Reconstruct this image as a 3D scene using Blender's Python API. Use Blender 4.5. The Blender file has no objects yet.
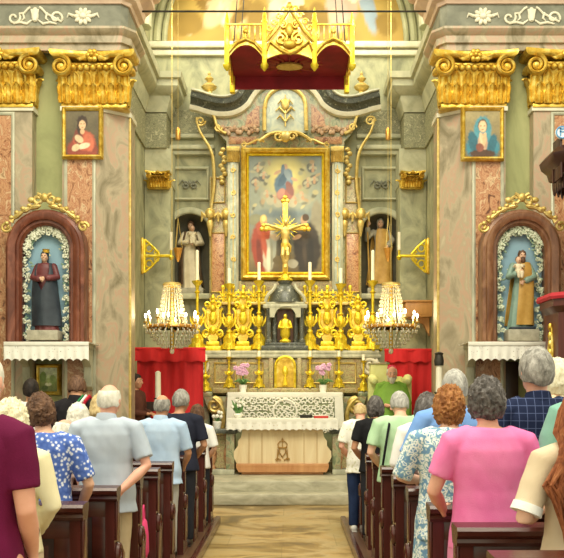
import bpy, bmesh, math, random
from mathutils import Vector, Matrix, noise
R = random.Random(7)
PI = math.pi
C = bpy.context.scene.collection
scene = bpy.context.scene
CX, CZ, F, VX, VY = 0.08, 1.52, 900.0, 290.0, 394.0
def wx(px, d): return (px-VX)*d/F + CX            # metres across at depth d
def wz(py, d): return CZ + (VY-py)*d/F            # metres up at depth d

# ------------------------------------------------------------------ mesh helper
class MB:
    def __init__(s): s.v = []; s.f = []
    def add(s, vs, fs):
        n = len(s.v); s.v += [tuple(v) for v in vs]; s.f += [tuple(i+n for i in f) for f in fs]; return s
    def box(s, x0, x1, y0, y1, z0, z1, b=0.0):
        if b <= 0:
            vs = [(x, y, z) for z in (z0, z1) for y in (y0, y1) for x in (x0, x1)]
            return s.add(vs, [(0,2,3,1),(4,5,7,6),(0,1,5,4),(2,6,7,3),(0,4,6,2),(1,3,7,5)])
        b = min(b, abs(x1-x0)*.45, abs(y1-y0)*.45, abs(z1-z0)*.45)
        bm = bmesh.new(); bmesh.ops.create_cube(bm, size=1)
        for v in bm.verts:
            v.co = Vector(((x0+x1)/2+v.co.x*(x1-x0), (y0+y1)/2+v.co.y*(y1-y0), (z0+z1)/2+v.co.z*(z1-z0)))
        bmesh.ops.bevel(bm, geom=bm.edges[:], offset=b, segments=2, profile=.5, affect='EDGES')
        bm.verts.index_update()
        s.add([v.co for v in bm.verts], [[v.index for v in f.verts] for f in bm.faces]); bm.free(); return s
    def prism(s, pts, y0, y1, axis='y'):
        """outline pts (a,b) counter-clockwise seen from the front, pushed through y0..y1"""
        n = len(pts)
        if axis == 'y': g = lambda a, b, t: (a, t, b)
        elif axis == 'x': g = lambda a, b, t: (t, a, b)
        else: g = lambda a, b, t: (a, b, t)
        vs = [g(a, b, y0) for a, b in pts] + [g(a, b, y1) for a, b in pts]
        fs = [tuple(range(n)), tuple(range(2*n-1, n-1, -1))] + [(i, i+n, (i+1) % n+n, (i+1) % n) for i in range(n)]
        return s.add(vs, fs)
    def lathe(s, prof, c=(0,0,0), n=20, sx=1, sy=1):
        vs = []; fs = []; m = len(prof)
        for r, z in prof:
            for i in range(n):
                a = 2*PI*i/n; vs.append((c[0]+sx*r*math.cos(a), c[1]+sy*r*math.sin(a), c[2]+z))
        for j in range(m-1):
            for i in range(n):
                k = (i+1) % n; fs.append((j*n+i, j*n+k, (j+1)*n+k, (j+1)*n+i))
        fs.append(tuple(range(n-1, -1, -1))); fs.append(tuple(range((m-1)*n, m*n)))
        return s.add(vs, fs)
    def loft(s, rings, closed=True, wrap=True):
        n = len(rings[0]); vs = [p for r in rings for p in r]; fs = []
        for j in range(len(rings)-1):
            for i in range(n if wrap else n-1):
                k = (i+1) % n; fs.append((j*n+i, j*n+k, (j+1)*n+k, (j+1)*n+i))
        if closed:
            fs.append(tuple(range(n-1, -1, -1))); fs.append(tuple(range((len(rings)-1)*n, len(rings)*n)))
        return s.add(vs, fs)
    def tube(s, pts, r, n=8, round_=False, flat=1.0, loop=False):
        pts = [Vector(p) for p in pts]
        if not isinstance(r, (list, tuple)): r = [r]*len(pts)
        r = list(r)
        if round_:
            d0 = (pts[0]-pts[1]).normalized(); d1 = (pts[-1]-pts[-2]).normalized(); p0, p1 = pts[0], pts[-1]; a, b = r[0], r[-1]
            pts = [p0+d0*a*.95, p0+d0*a*.7]+pts+[p1+d1*b*.7, p1+d1*b*.95]; r = [a*.3, a*.72]+r+[b*.72, b*.3]
        rings = []; up = None
        for i, p in enumerate(pts):
            if loop: t = (pts[(i+1) % len(pts)]-pts[i-1])
            else: t = (pts[min(i+1, len(pts)-1)]-pts[max(i-1, 0)])
            t = t.normalized() if t.length > 1e-9 else Vector((0,0,1))
            if up is None: up = Vector((0,1,0)) if abs(t.y) < .9 else Vector((1,0,0))
            x = up.cross(t)
            if x.length < 1e-6: x = Vector((1,0,0)).cross(t)
            x.normalize(); up = t.cross(x).normalized()
            rings.append([p+x*r[i]*math.cos(2*PI*k/n)+up*r[i]*flat*math.sin(2*PI*k/n) for k in range(n)])
        if loop: rings.append(rings[0]); return s.loft(rings, False)
        return s.loft(rings)
    def ball(s, c, r, n=12, m=8, rot=None):
        if isinstance(r, (int, float)): r = (r, r, r)
        vs = [Vector((0,0,-r[2]))]; fs = []
        for j in range(1, m):
            b = -PI/2+PI*j/m
            for i in range(n):
                a = 2*PI*i/n; vs.append(Vector((r[0]*math.cos(b)*math.cos(a), r[1]*math.cos(b)*math.sin(a), r[2]*math.sin(b))))
        vs.append(Vector((0,0,r[2]))); L = len(vs)-1
        for i in range(n):
            k = (i+1) % n; fs.append((0, 1+k, 1+i)); fs.append((L, L-n+i, L-n+k))
            for j in range(m-2): fs.append((1+j*n+i, 1+j*n+k, 1+(j+1)*n+k, 1+(j+1)*n+i))
        if rot: vs = [rot @ v for v in vs]
        return s.add([v+Vector(c) for v in vs], fs)
    def sheet(s, fn, nu, nv, th):
        """solid sheet: fn(u,v)->Vector, thickness th along the face normal"""
        P = [[Vector(fn(i/nu, j/nv)) for i in range(nu+1)] for j in range(nv+1)]
        A = []; B = []
        for j in range(nv+1):
            for i in range(nu+1):
                du = P[j][min(i+1, nu)]-P[j][max(i-1, 0)]; dv = P[min(j+1, nv)][i]-P[max(j-1, 0)][i]
                n = du.cross(dv); n = n.normalized() if n.length > 1e-12 else Vector((0,-1,0))
                A.append(P[j][i]+n*th/2); B.append(P[j][i]-n*th/2)
        w = nu+1; N = len(A); fs = []
        for j in range(nv):
            for i in range(nu):
                a = j*w+i; fs.append((a, a+1, a+w+1, a+w)); fs.append((N+a, N+a+w, N+a+w+1, N+a+1))
        rim = [i for i in range(w)]+[j*w+nu for j in range(1, nv+1)]+[nv*w+i for i in range(nu-1, -1, -1)]+[j*w for j in range(nv-1, 0, -1)]
        for q in range(len(rim)):
            a, b = rim[q], rim[(q+1) % len(rim)]; fs.append((a, N+a, N+b, b))
        return s.add(A+B, fs)
    def mirror(s):
        n = len(s.v); s.v += [(-x, y, z) for x, y, z in s.v]; s.f += [tuple(n+i for i in reversed(f)) for f in s.f]; return s
    def xf(s, M):
        s.v = [tuple(M @ Vector(v)) for v in s.v]; return s
    def build(s, name, m, parent=None, off=(0,0,0), smooth=35, **props):
        me = bpy.data.meshes.new(name)
        me.from_pydata([(x-off[0], y-off[1], z-off[2]) for x, y, z in s.v], [], s.f)
        bm = bmesh.new(); bm.from_mesh(me); bmesh.ops.recalc_face_normals(bm, faces=bm.faces[:]); bm.to_mesh(me); bm.free()
        if smooth: me.shade_smooth(); me.set_sharp_from_angle(angle=math.radians(smooth))
        if m: me.materials.append(m)
        return link(name, me, parent, off, **props)
def link(name, me, parent=None, off=(0,0,0), **props):
    o = bpy.data.objects.new(name, me); C.objects.link(o)
    if parent: o.parent = parent
    else: o.location = off
    for k, v in props.items(): o[k] = v
    return o
def tag(o, label, cat, group=None, kind=None):
    o['label'] = label; o['category'] = cat
    if group: o['group'] = group
    if kind: o['kind'] = kind
    return o
def thing(name, label, cat, loc=(0,0,0), rz=0, group=None):
    o = bpy.data.objects.new(name, None); C.objects.link(o); o.empty_display_size = .1
    o.location = loc; o.rotation_euler = (0,0,rz); return tag(o, label, cat, group)
def copy_tree(o, parent=None):
    c = o.copy(); C.objects.link(c); c.parent = parent
    for ch in list(o.children): copy_tree(ch, c)
    return c
def dup(root, loc, label, rz=None, sx=None):
    c = copy_tree(root); c.location = loc; c['label'] = label
    if rz is not None: c.rotation_euler = (0,0,rz)
    if sx: c.scale = sx
    return c
def struct(o): o['kind'] = 'structure'; return o
def remeshed(mb, name, m, parent, voxel, smooth=3, post=None, **props):
    """one continuous surface grown over all the overlapping solids of mb"""
    me = bpy.data.meshes.new('tmp'); me.from_pydata(mb.v, [], mb.f)
    bm = bmesh.new(); bm.from_mesh(me); bmesh.ops.recalc_face_normals(bm, faces=bm.faces[:]); bm.to_mesh(me); bm.free()
    t = bpy.data.objects.new('tmp', me); C.objects.link(t)
    r = t.modifiers.new('r', 'REMESH'); r.mode = 'VOXEL'; r.voxel_size = voxel
    q = t.modifiers.new('s', 'SMOOTH'); q.factor = .5; q.iterations = smooth
    bpy.context.view_layer.update()
    dg = bpy.context.evaluated_depsgraph_get()
    out = bpy.data.meshes.new_from_object(t.evaluated_get(dg))
    bpy.data.objects.remove(t); bpy.data.meshes.remove(me)
    out.name = name; out.materials.clear(); out.materials.append(m)
    if post:
        ns = [v.normal.copy() for v in out.vertices]
        for v, n in zip(out.vertices, ns): v.co = post(v.co, n)
    out.shade_smooth()
    return link(name, out, parent, **props)

# ------------------------------------------------------------------ materials
def lin(h):
    if not isinstance(h, str): return tuple(h)+((1,) if len(h) == 3 else ())
    h = h.lstrip('#'); c = [int(h[i:i+2], 16)/255 for i in (0, 2, 4)]
    return tuple((x/12.92 if x <= .04045 else ((x+.055)/1.055)**2.4) for x in c)+(1,)
def base(name, rough, metal=0, spec=.5):
    m = bpy.data.materials.new(name); m.use_nodes = True; nt = m.node_tree
    b = nt.nodes['Principled BSDF']; b.inputs['Roughness'].default_value = rough; b.inputs['Metallic'].default_value = metal
    b.inputs['Specular IOR Level'].default_value = spec
    return m, nt, b
def ramp(nt, src, stops, interp='LINEAR'):
    r = nt.nodes.new('ShaderNodeValToRGB'); cr = r.color_ramp; cr.interpolation = interp
    while len(cr.elements) < len(stops): cr.elements.new(.5)
    for e, (p, c) in zip(cr.elements, stops): e.position = p; e.color = lin(c)
    nt.links.new(src, r.inputs[0]); return r.outputs[0]
def coords(nt, scale=(1,1,1), which='Object'):
    t = nt.nodes.new('ShaderNodeTexCoord'); mp = nt.nodes.new('ShaderNodeMapping'); mp.inputs['Scale'].default_value = scale
    nt.links.new(t.outputs[which], mp.inputs[0]); return mp.outputs[0]
def ntex(nt, vec, scale, detail=6, rough=.6, dist=0):
    n = nt.nodes.new('ShaderNodeTexNoise'); n.inputs['Scale'].default_value = scale; n.inputs['Detail'].default_value = detail
    n.inputs['Roughness'].default_value = rough; n.inputs['Distortion'].default_value = dist; nt.links.new(vec, n.inputs['Vector']); return n.outputs['Fac']
def bump(nt, b, h, strength, dist=.01):
    k = nt.nodes.new('ShaderNodeBump'); k.inputs['Strength'].default_value = strength; k.inputs['Distance'].default_value = dist
    nt.links.new(h, k.inputs['Height']); nt.links.new(k.outputs[0], b.inputs['Normal'])
MATS = {}
def M_noise(name, stops, scale=4, rough=.5, metal=0, dist=0, stretch=(1,1,1), bmp=0, bscale=None, detail=6, spec=.5):
    if name in MATS: return MATS[name]
    m, nt, b = base(name, rough, metal, spec); v = coords(nt, stretch)
    if len(stops) and isinstance(stops[0], str): stops = [(.3+.4*i/max(1, len(stops)-1), c) for i, c in enumerate(stops)]
    f = ntex(nt, v, scale, detail, .6, dist); nt.links.new(ramp(nt, f, stops), b.inputs['Base Color'])
    if bmp: bump(nt, b, ntex(nt, v, bscale or scale*6, 3), bmp)
    MATS[name] = m; return m
def M_cells(name, stops, scale, rough=.8, dist_noise=.0, bmp=0, interp='CONSTANT', feature='F1', stretch=(1,1,1)):
    if name in MATS: return MATS[name]
    m, nt, b = base(name, rough, 0, .2); v = coords(nt, stretch)
    if dist_noise:
        n = nt.nodes.new('ShaderNodeTexNoise'); n.inputs['Scale'].default_value = scale*.7; nt.links.new(v, n.inputs['Vector'])
        mx = nt.nodes.new('ShaderNodeMixRGB'); mx.blend_type = 'ADD'; mx.inputs[0].default_value = dist_noise
        nt.links.new(v, mx.inputs[1]); nt.links.new(n.outputs['Color'], mx.inputs[2]); v = mx.outputs[0]
    t = nt.nodes.new('ShaderNodeTexVoronoi'); t.feature = feature; t.inputs['Scale'].default_value = scale; nt.links.new(v, t.inputs['Vector'])
    nt.links.new(ramp(nt, t.outputs['Distance'], stops, interp), b.inputs['Base Color'])
    if bmp: bump(nt, b, ntex(nt, v, scale*3, 3), bmp)
    MATS[name] = m; return m
def M_wood(name, c1, c2, rough=.35, scale=3, stretch=(1,1,.12), spec=.5):
    return M_noise(name, [(.3, c1), (.7, c2)], scale, rough, 0, 1.2, stretch, .12, scale*4, 8, spec)
def M_fabric(name, c1, c2=None, rough=.85, sc=3):
    return M_noise(name, [(.3, c1), (.7, c2 or c1)], sc, rough, 0, 0, (1,1,1), .25, 220, 4, .15)
def M_paint(name, rough=.45):
    m, nt, b = base(name, rough); a = nt.nodes.new('ShaderNodeAttribute'); a.attribute_name = 'Col'
    nt.links.new(a.outputs['Color'], b.inputs['Base Color']); MATS[name] = m; return m
def M_emit(name, c, s):
    m, nt, b = base(name, .4); b.inputs['Base Color'].default_value = lin(c); b.inputs['Emission Color'].default_value = lin(c); b.inputs['Emission Strength'].default_value = s; return m
def M_lace(name, scale=13, cut=.3, c='#f3f0e6', hole=True):
    """woven white lace: an open mesh of round eyelets"""
    m, nt, b = base(name, .9, 0, .1); v = coords(nt)
    b.inputs['Base Color'].default_value = lin(c)
    t = nt.nodes.new('ShaderNodeTexVoronoi'); t.inputs['Scale'].default_value = scale; t.inputs['Randomness'].default_value = .55; nt.links.new(v, t.inputs['Vector'])
    n = ntex(nt, v, scale*.3, 2)
    k = nt.nodes.new('ShaderNodeMath'); k.operation = 'MULTIPLY'; nt.links.new(n, k.inputs[0]); k.inputs[1].default_value = cut*2.0
    g = nt.nodes.new('ShaderNodeMath'); g.operation = 'GREATER_THAN'; nt.links.new(t.outputs['Distance'], g.inputs[0]); nt.links.new(k.outputs[0], g.inputs[1])
    if hole: nt.links.new(g.outputs[0], b.inputs['Alpha'])
    return m

# ------------------------------------------------------------------ flat pictures
def painted(name, mat_, parent, x0, x1, z0, z1, y, fn, nu=70, nv=90, off=(0,0,0), mask=None, th=.012):
    """a painted canvas: flat board whose picture is laid on as colour per grid point"""
    vs = []; fs = []; cols = []
    for j in range(nv+1):
        for i in range(nu+1):
            u, v = i/nu, j/nv; z = z0+(z1-z0)*v; x = x0+(x1-x0)*u
            if mask: x, z = mask(u, v)
            vs.append((x-off[0], y-off[1], z-off[2])); cols.append(fn(u, v))
    w = nu+1
    for j in range(nv):
        for i in range(nu): a = j*w+i; fs.append((a, a+1, a+w+1, a+w))
    N = len(vs); rim = [i for i in range(w)]+[j*w+nu for j in range(1, nv+1)]+[nv*w+i for i in range(nu-1, -1, -1)]+[j*w for j in range(nv-1, 0, -1)]
    back = [(vs[i][0], vs[i][1]+th, vs[i][2]) for i in rim]; vs += back; cols += [cols[i] for i in rim]
    for q in range(len(rim)):
        p = (q+1) % len(rim); fs.append((rim[q], N+q, N+p, rim[p]))
    fs.append(tuple(range(N, N+len(rim))))
    me = bpy.data.meshes.new(name); me.from_pydata(vs, [], fs)
    a = me.color_attributes.new('Col', 'FLOAT_COLOR', 'POINT')
    for i, c in enumerate(cols): a.data[i].color = c
    me.materials.append(mat_); return link(name, me, parent, off)
def sm(a, b, x):
    t = max(0, min(1, (x-a)/(b-a))); return t*t*(3-2*t)
class Pic:
    def __init__(s, bg, asp=1.0, grain=.12, seed=0): s.bg = bg; s.L = []; s.asp = asp; s.grain = grain; s.seed = seed
    def e(s, u, v, ru, rv, col, rot=0, soft=.18): s.L.append((u, v, ru, rv, lin(col), math.radians(rot), soft)); return s
    def __call__(s, u, v):
        c = list(s.bg(u, v)) if callable(s.bg) else list(lin(s.bg))
        n = noise.noise((u*5+s.seed, v*5*s.asp, s.seed)); n2 = noise.noise((u*17+s.seed, v*17*s.asp, 3))
        for (cu, cv, ru, rv, col, rot, soft) in s.L:
            du, dv = (u-cu), (v-cv)*s.asp
            x = du*math.cos(rot)+dv*math.sin(rot); y = -du*math.sin(rot)+dv*math.cos(rot)
            q = math.hypot(x/ru, y/(rv*s.asp))+n2*.12
            k = 1-sm(1-soft, 1+soft*.4, q)
            if k > 0:
                for i in range(3): c[i] = c[i]*(1-k)+col[i]*k
        g = 1+s.grain*(n+.8*n2)
        return (max(0, c[0]*g), max(0, c[1]*g), max(0, c[2]*g), 1)
def grad(*st):
    st = [(p, lin(c)) for p, c in st]
    def f(u, v):
        for (p, c), (q, d) in zip(st, st[1:]):
            if v <= q:
                t = max(0, (v-p)/(q-p)); return [a*(1-t)+b*t for a, b in zip(c, d)]
        return st[-1][1]
    return f
def frame_rect(mb, x0, x1, z0, z1, w, y0, y1, b=.01):
    """moulded rectangular frame lying outside x0..x1,z0..z1"""
    prof = [(0, y0+.35*(y1-y0)), (w*.25, y0+.1*(y1-y0)), (w*.55, y0), (w*.8, y0+.15*(y1-y0)), (w, y0+.4*(y1-y0)), (w, y1), (0, y1)]
    rings = [[(cx-sx*o, y, cz-sz*o) for o, y in prof] for cx, cz, sx, sz in ((x0, z0, 1, 1), (x1, z0, -1, 1), (x1, z1, -1, -1), (x0, z1, 1, -1))]
    return mb.loft(rings+[rings[0]], False)
def spiral(cx, cz, r0, r1, turns, a0, y=0, n=26, dirn=1):
    return [(cx+(r0+(r1-r0)*t)*math.cos(a0+dirn*2*PI*turns*t), y, cz+(r0+(r1-r0)*t)*math.sin(a0+dirn*2*PI*turns*t)) for t in [i/n for i in range(n+1)]]
def bez(p0, p1, p2, p3, n=14):
    P = [Vector(p) for p in (p0, p1, p2, p3)]
    return [P[0]*(1-t)**3+P[1]*3*t*(1-t)**2+P[2]*3*t*t*(1-t)+P[3]*t**3 for t in [i/n for i in range(n+1)]]
def chain(*parts):
    out = []
    for p in parts: out += [Vector(q) for q in p][(1 if out else 0):]
    return out
def arc_pts(cx, cz, r, a0, a1, n, y=None):
    P = [(cx+r*math.cos(a0+(a1-a0)*i/n), cz+r*math.sin(a0+(a1-a0)*i/n)) for i in range(n+1)]
    return P if y is None else [(x, y, z) for x, z in P]
# ------------------------------------------------------------------ palette
GOLD = M_noise('gilding', [(.3,'#b58a2c'),(.5,'#dcb648'),(.7,'#f5e184')], 9, .36, .65, .3, (1,1,1), .3, 40)
GOLD_Y = M_noise('bright_gilding', [(.3,'#cfae1c'),(.55,'#ecd23a'),(.75,'#fbee7a')], 14, .36, .6, .2, (1,1,1), .25, 60)
GOLD_P = M_noise('pale_gilding', [(.3,'#b99a4a'),(.6,'#dcc37a'),(.8,'#efe0a8')], 10, .45, .55, .2, (1,1,1), .25, 50)
PLASTER = M_noise('grey_green_plaster', [(.28,'#6f7059'),(.42,'#8f9074'),(.56,'#a6a585'),(.75,'#bdb994')], 2.6, .7, 0, 1.4, (1,1,.6), .1, 30)
PLASTER_OL = M_noise('olive_plaster', [(.28,'#7c7f55'),(.5,'#a0a370'),(.72,'#b9b985')], 1.8, .7, 0, .6, (1,1,.5), .06, 30)
STUCCO = M_noise('pale_stucco', [(.3,'#9b9b80'),(.5,'#b5b498'),(.75,'#cccaad')], 3.4, .65, 0, .5, (1,1,1), .1, 40)
STUCCO_D = M_noise('grey_stucco', [(.3,'#67685a'),(.55,'#818171'),(.8,'#9a9986')], 4, .7, 0, .5, (1,1,1), .1, 40)
STUCCO_W = M_noise('cream_relief', [(.3,'#cfc9b0'),(.7,'#e9e4cf')], 6, .6)
PINKM = M_noise('pink_veined_marble', [(.32,'#5f3826'),(.41,'#a5704c'),(.48,'#c99a72'),(.54,'#a96c4a'),(.61,'#d8b890'),(.70,'#8f6a4a')], 7, .35, 0, 1.8, (1,1,.7), 0, None, 9)
CREAMM = M_noise('cream_grey_marble', [(.32,'#7f7459'),(.43,'#a0937a'),(.50,'#b3a489'),(.54,'#bb9a82'),(.60,'#ad9f84'),(.72,'#cabd9f')], 3.4, .38, 0, 1.0, (1,1,.5), 0, None, 9)
GREYM = M_noise('pale_grey_marble', [(.3,'#8a8974'),(.48,'#adab94'),(.7,'#c9c7ae')], 4, .4, 0, 1.2, (1,1,.4), 0, None, 8)
GREENM = M_noise('green_grey_marble', [(.30,'#565f48'),(.42,'#7f8868'),(.50,'#a9a983'),(.57,'#9c7f62'),(.64,'#8f9576'),(.75,'#d2ccaa')], 6, .35, 0, 2.0, (1,1,.7), 0, None, 9)
DARKM = M_noise('dark_grey_marble', [(.36,'#343733'),(.48,'#5a5d54'),(.54,'#3d403c'),(.62,'#7d8074'),(.7,'#b5b5a4')], 9, .3, 0, 1.8, (1,1,1), 0, None, 9)
ALTARM = M_noise('altar_mottled_marble', [(.32,'#66623f'),(.42,'#978e62'),(.50,'#b9ac7a'),(.56,'#8f6a4c'),(.63,'#a79f75'),(.74,'#dcd3a6')], 10, .35, 0, 2.0, (1,1,1), 0, None, 9)
BROWNM = M_noise('red_brown_marble', [(.28,'#4f2418'),(.5,'#6f3a28'),(.72,'#925844')], 5, .3, 0, 2.0, (1,1,.4), 0, None, 9)
BROWNM2 = M_noise('tan_brown_marble', [(.28,'#5c3826'),(.5,'#7f553b'),(.72,'#9f7657')], 5, .3, 0, 2.0, (1,1,.4), 0, None, 9)
STONE = M_noise('step_stone', [(.25,'#8f8a72'),(.5,'#b3ad94'),(.75,'#ccc7b0')], 3, .45, 0, .8, (1,1,2.5), .08, 40)
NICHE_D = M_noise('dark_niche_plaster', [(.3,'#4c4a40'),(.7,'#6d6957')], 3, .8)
VAULT = M_noise('vault_plaster', [(.3,'#8f8f6c'),(.55,'#b0af8a'),(.8,'#c8c5a0')], 2, .7, 0, .5, (1,1,1), .06, 30)
ORNATE = M_noise('damask_fresco', [(.36,'#77775c'),(.46,'#9c9a7a'),(.52,'#6b6a52'),(.6,'#a7a384'),(.7,'#c9c2a0')], 8, .7, 0, 2.5)
IRON = M_noise('dark_iron', [(.3,'#2a2824'),(.7,'#47433c')], 8, .5, .6)
PAINT = M_paint('oil_paint')
FRESCO = M_paint('fresco_paint', .75)
LACE = M_lace('white_lace', 30, .15)
LINEN = M_fabric('white_linen', '#f2efe4', '#e4e0d2')
BLUEBACK = M_cells('painted_blue_back', [(0,'#efe9b0'),(.07,'#efe9b0'),(.085,'#8fb0c2'),(1,'#84a6bb')], 7, .7)
WOODW = M_wood('pale_carved_wood', '#d4b788', '#eedcb4', .5, 5)

# floor: polished stone slabs, uneven in tone, soft shadow patches painted into the colour
def floor_mat():
    m, nt, b = base('shade_patched_stone_floor', .28, 0, .4); v = coords(nt)
    br = nt.nodes.new('ShaderNodeTexBrick'); br.inputs['Scale'].default_value = 1.0; br.inputs['Mortar Size'].default_value = .006
    br.inputs['Brick Width'].default_value = 1.1; br.inputs['Row Height'].default_value = .75; br.offset = .5
    for k, c in (('Color1', '#b7a074'), ('Color2', '#ac9768'), ('Mortar', '#a08a60')): br.inputs[k].default_value = lin(c)
    nt.links.new(v, br.inputs['Vector'])
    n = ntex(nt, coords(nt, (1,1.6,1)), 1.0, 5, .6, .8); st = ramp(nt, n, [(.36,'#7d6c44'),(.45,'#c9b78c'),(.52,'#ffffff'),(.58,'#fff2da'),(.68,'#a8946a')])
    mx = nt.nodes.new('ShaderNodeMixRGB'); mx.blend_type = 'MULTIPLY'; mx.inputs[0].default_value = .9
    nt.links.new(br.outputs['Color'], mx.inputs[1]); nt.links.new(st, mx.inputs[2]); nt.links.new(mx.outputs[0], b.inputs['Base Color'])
    rr = nt.nodes.new('ShaderNodeMapRange'); rr.inputs['To Min'].default_value = .2; rr.inputs['To Max'].default_value = .45
    nt.links.new(n, rr.inputs[0]); nt.links.new(rr.outputs[0], b.inputs['Roughness']); return m
FLOORM = floor_mat()

# ------------------------------------------------------------------ shell
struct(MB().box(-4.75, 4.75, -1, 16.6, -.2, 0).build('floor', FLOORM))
struct(MB().box(-2.4, 2.4, 12.62, 15.9, 0, .3, .02).build('floor_chancel', STONE))
struct(MB().box(-2.4, 2.4, 12.28, 12.64, 0, .153, .02).build('trim_1', STONE))
WY = 12.1                                                  # nave face of the chancel-arch wall
for s, nm in ((-1, 'wall_left_of_chancel'), (1, 'wall_right_of_chancel')):
    a, b2 = sorted((s*2.3, s*4.5)); struct(MB().box(a, b2, WY, 12.6, 0, 9.0).build(nm, PLASTER_OL))
for s, nm in ((-1, 'wall_left'), (1, 'wall_right')):
    a, b2 = sorted((s*4.55, s*4.75)); struct(MB().box(a, b2, 8.6, 12.1, 0, 6.0).build(nm, PLASTER))
for s, nm in ((-1, 'wall_chancel_left'), (1, 'wall_chancel_right')):
    a, b2 = sorted((s*2.4, s*2.6)); struct(MB().box(a, b2, 12.6, 16.2, 0, 7.7).build(nm, PLASTER))
# back wall of the chancel, with a round-headed niche either side of the altarpiece
def arched(x0, x1, z0, z1, cx, hw, zb, zs, y0, y1):
    o = [(x0, z0), (x1, z0), (x1, z1), (x0, z1)]
    mb = MB(); mb.box(x0, x1, y0, y1, z0, zb)
    out = [(x0, zb), (cx-hw, zb)]+arc_pts(cx, zs, hw, PI, 0, 20)+[(cx+hw, zb), (x1, zb), (x1, z1), (x0, z1)]
    return mb.prism(out, y0, y1)
NCX = 1.69; NHW = .37; NZB = 3.28; NZS = 4.34
for s, nm in ((-1, 'wall_back_left'), (1, 'wall_back_right')):
    a, b2 = sorted((s*1.1, s*2.5)); struct(arched(a, b2, 0, 7.9, s*NCX, NHW, NZB, NZS, 15.9, 16.3).build(nm, PLASTER))
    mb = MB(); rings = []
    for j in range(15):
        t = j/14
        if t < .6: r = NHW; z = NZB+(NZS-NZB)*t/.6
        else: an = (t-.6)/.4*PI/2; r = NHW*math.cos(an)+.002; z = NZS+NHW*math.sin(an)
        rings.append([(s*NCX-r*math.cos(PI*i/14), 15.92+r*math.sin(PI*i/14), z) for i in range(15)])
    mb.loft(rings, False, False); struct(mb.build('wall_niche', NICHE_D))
struct(MB().box(-1.1, 1.1, 15.9, 16.3, 0, 7.9).build('wall_back', PLASTER))
# archivolts of the niches
for s in (-1, 1):
    mb = MB(); P = [(s*NCX-NHW-.05, 15.88, NZB)]+arc_pts(s*NCX, NZS, NHW+.05, PI, 0, 20, 15.88)+[(s*NCX+NHW+.05, 15.88, NZB)]
    mb.tube(P, .06, 8, flat=.6); mb.box(s*NCX-NHW-.12, s*NCX+NHW+.12, 15.72, 15.92, NZB-.1, NZB, .02)
    struct(mb.build('trim_2', STUCCO))
    mb = MB(); frame_rect(mb, s*NCX-.30, s*NCX+.30, 4.98, 5.48, .05, 15.84, 15.9); mb.build('trim_3', STUCCO, kind='structure')
    mb = MB()
    for k in (-1, 1): mb.tube(spiral(s*NCX+k*.08, 5.2, .07, .015, 1.2, PI/2 if k > 0 else PI/2, 15.87, 18, k), .014, 6); mb.tube([(s*NCX+k*.03, 15.87, 5.2), (s*NCX+k*.13, 15.87, 5.29), (s*NCX+k*.2, 15.87, 5.2)], [.012,.016,.006], 6)
    mb.ball((s*NCX, 15.87, 5.24), (.03,.03,.05)); struct(mb.build('trim_4', STUCCO_D))
    # string course above the panel
    x0, x1 = sorted((s*1.25, s*2.4))
    struct(MB().box(x0, x1, 15.78, 15.92, 5.72, 5.8, .02).box(x0, x1, 15.72, 15.92, 5.8, 5.88, .02).box(x0, x1, 15.8, 15.92, 6.02, 6.1, .02).build('trim_5', STUCCO))
    struct(MB().box(x0, x1, 15.86, 15.92, 6.12, 6.52).build('trim_6', ORNATE))
# lunette with its fresco, mouldings, barrel vault
LZ, LR = 7.72, 2.1
def lun_bg(u, v): return [a*b for a, b in zip(lin('#b49a58'), (1, 1, 1))]
lp = Pic(grad((0,'#a88a44'),(.45,'#b99c50'),(1,'#cdbb86')), .5, .2, 4)
lp.e(.24,.42,.06,.30,'#e6dcc4',8).e(.25,.78,.03,.06,'#c99f80').e(.20,.3,.05,.2,'#cdb58e',-15).e(.30,.25,.05,.2,'#d8b47c')
lp.e(.5,.5,.07,.36,'#e9dfc6').e(.5,.9,.03,.06,'#cfa585').e(.45,.4,.03,.3,'#c2a98a').e(.55,.35,.035,.3,'#dcccae')
lp.e(.78,.45,.06,.32,'#d7a08c',-8).e(.77,.83,.03,.06,'#caa080').e(.86,.35,.035,.3,'#8f9fae',5).e(.86,.68,.025,.05,'#c79d7f').e(.72,.25,.05,.18,'#c9a99a')
for q_ in range(26): lp.e(.1+.8*((q_*.37)%1), .08+.7*((q_*.61)%1)*(1-abs(.1+.8*((q_*.37)%1)-.5)), .012+.02*((q_*.23)%1), .05+.06*((q_*.47)%1), ('#e3d8b2','#8a6c2e','#d8b89a','#a98f4c','#cfc6a6','#94763a')[q_%6], (q_*47)%90-45, .2)
lp.e(.08,.16,.07,.12,'#8f7230').e(.38,.2,.05,.15,'#9a7c3c').e(.64,.2,.05,.15,'#94773a').e(.93,.15,.05,.1,'#8f7230')
def lun_mask(u, v):
    zz = v*LR; hw = math.sqrt(max(0, LR*LR-zz*zz)); return (-hw+2*hw*u, LZ+zz)
fr = painted('lunette_fresco', FRESCO, None, -2.4, 2.4, LZ, LZ+LR, 15.86, lp, 90, 50, mask=lun_mask)
tag(fr, 'ochre lunette fresco of robed figures on the end wall above the altarpiece', 'fresco')
struct(MB().prism(arc_pts(0, LZ, 2.5, 0, PI, 30), 15.9, 16.3).build('wall_lunette', VAULT))
mb = MB()
for r, w in ((2.13, .05), (2.26, .07), (2.38, .05)): mb.tube(arc_pts(0, LZ, r, 0, PI, 40, 15.84), w, 8)
struct(mb.build('trim_7', VAULT))
struct(MB().box(-2.4, 2.4, 15.76, 15.92, LZ-.12, LZ-.01, .02).box(-2.4, 2.4, 15.82, 15.92, LZ-.24, LZ-.14, .02).build('trim_8', STUCCO_W))
mb = MB(); O = arc_pts(0, LZ, 2.4, 0, PI, 36); I = arc_pts(0, LZ, 2.6, 0, PI, 36)
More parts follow.
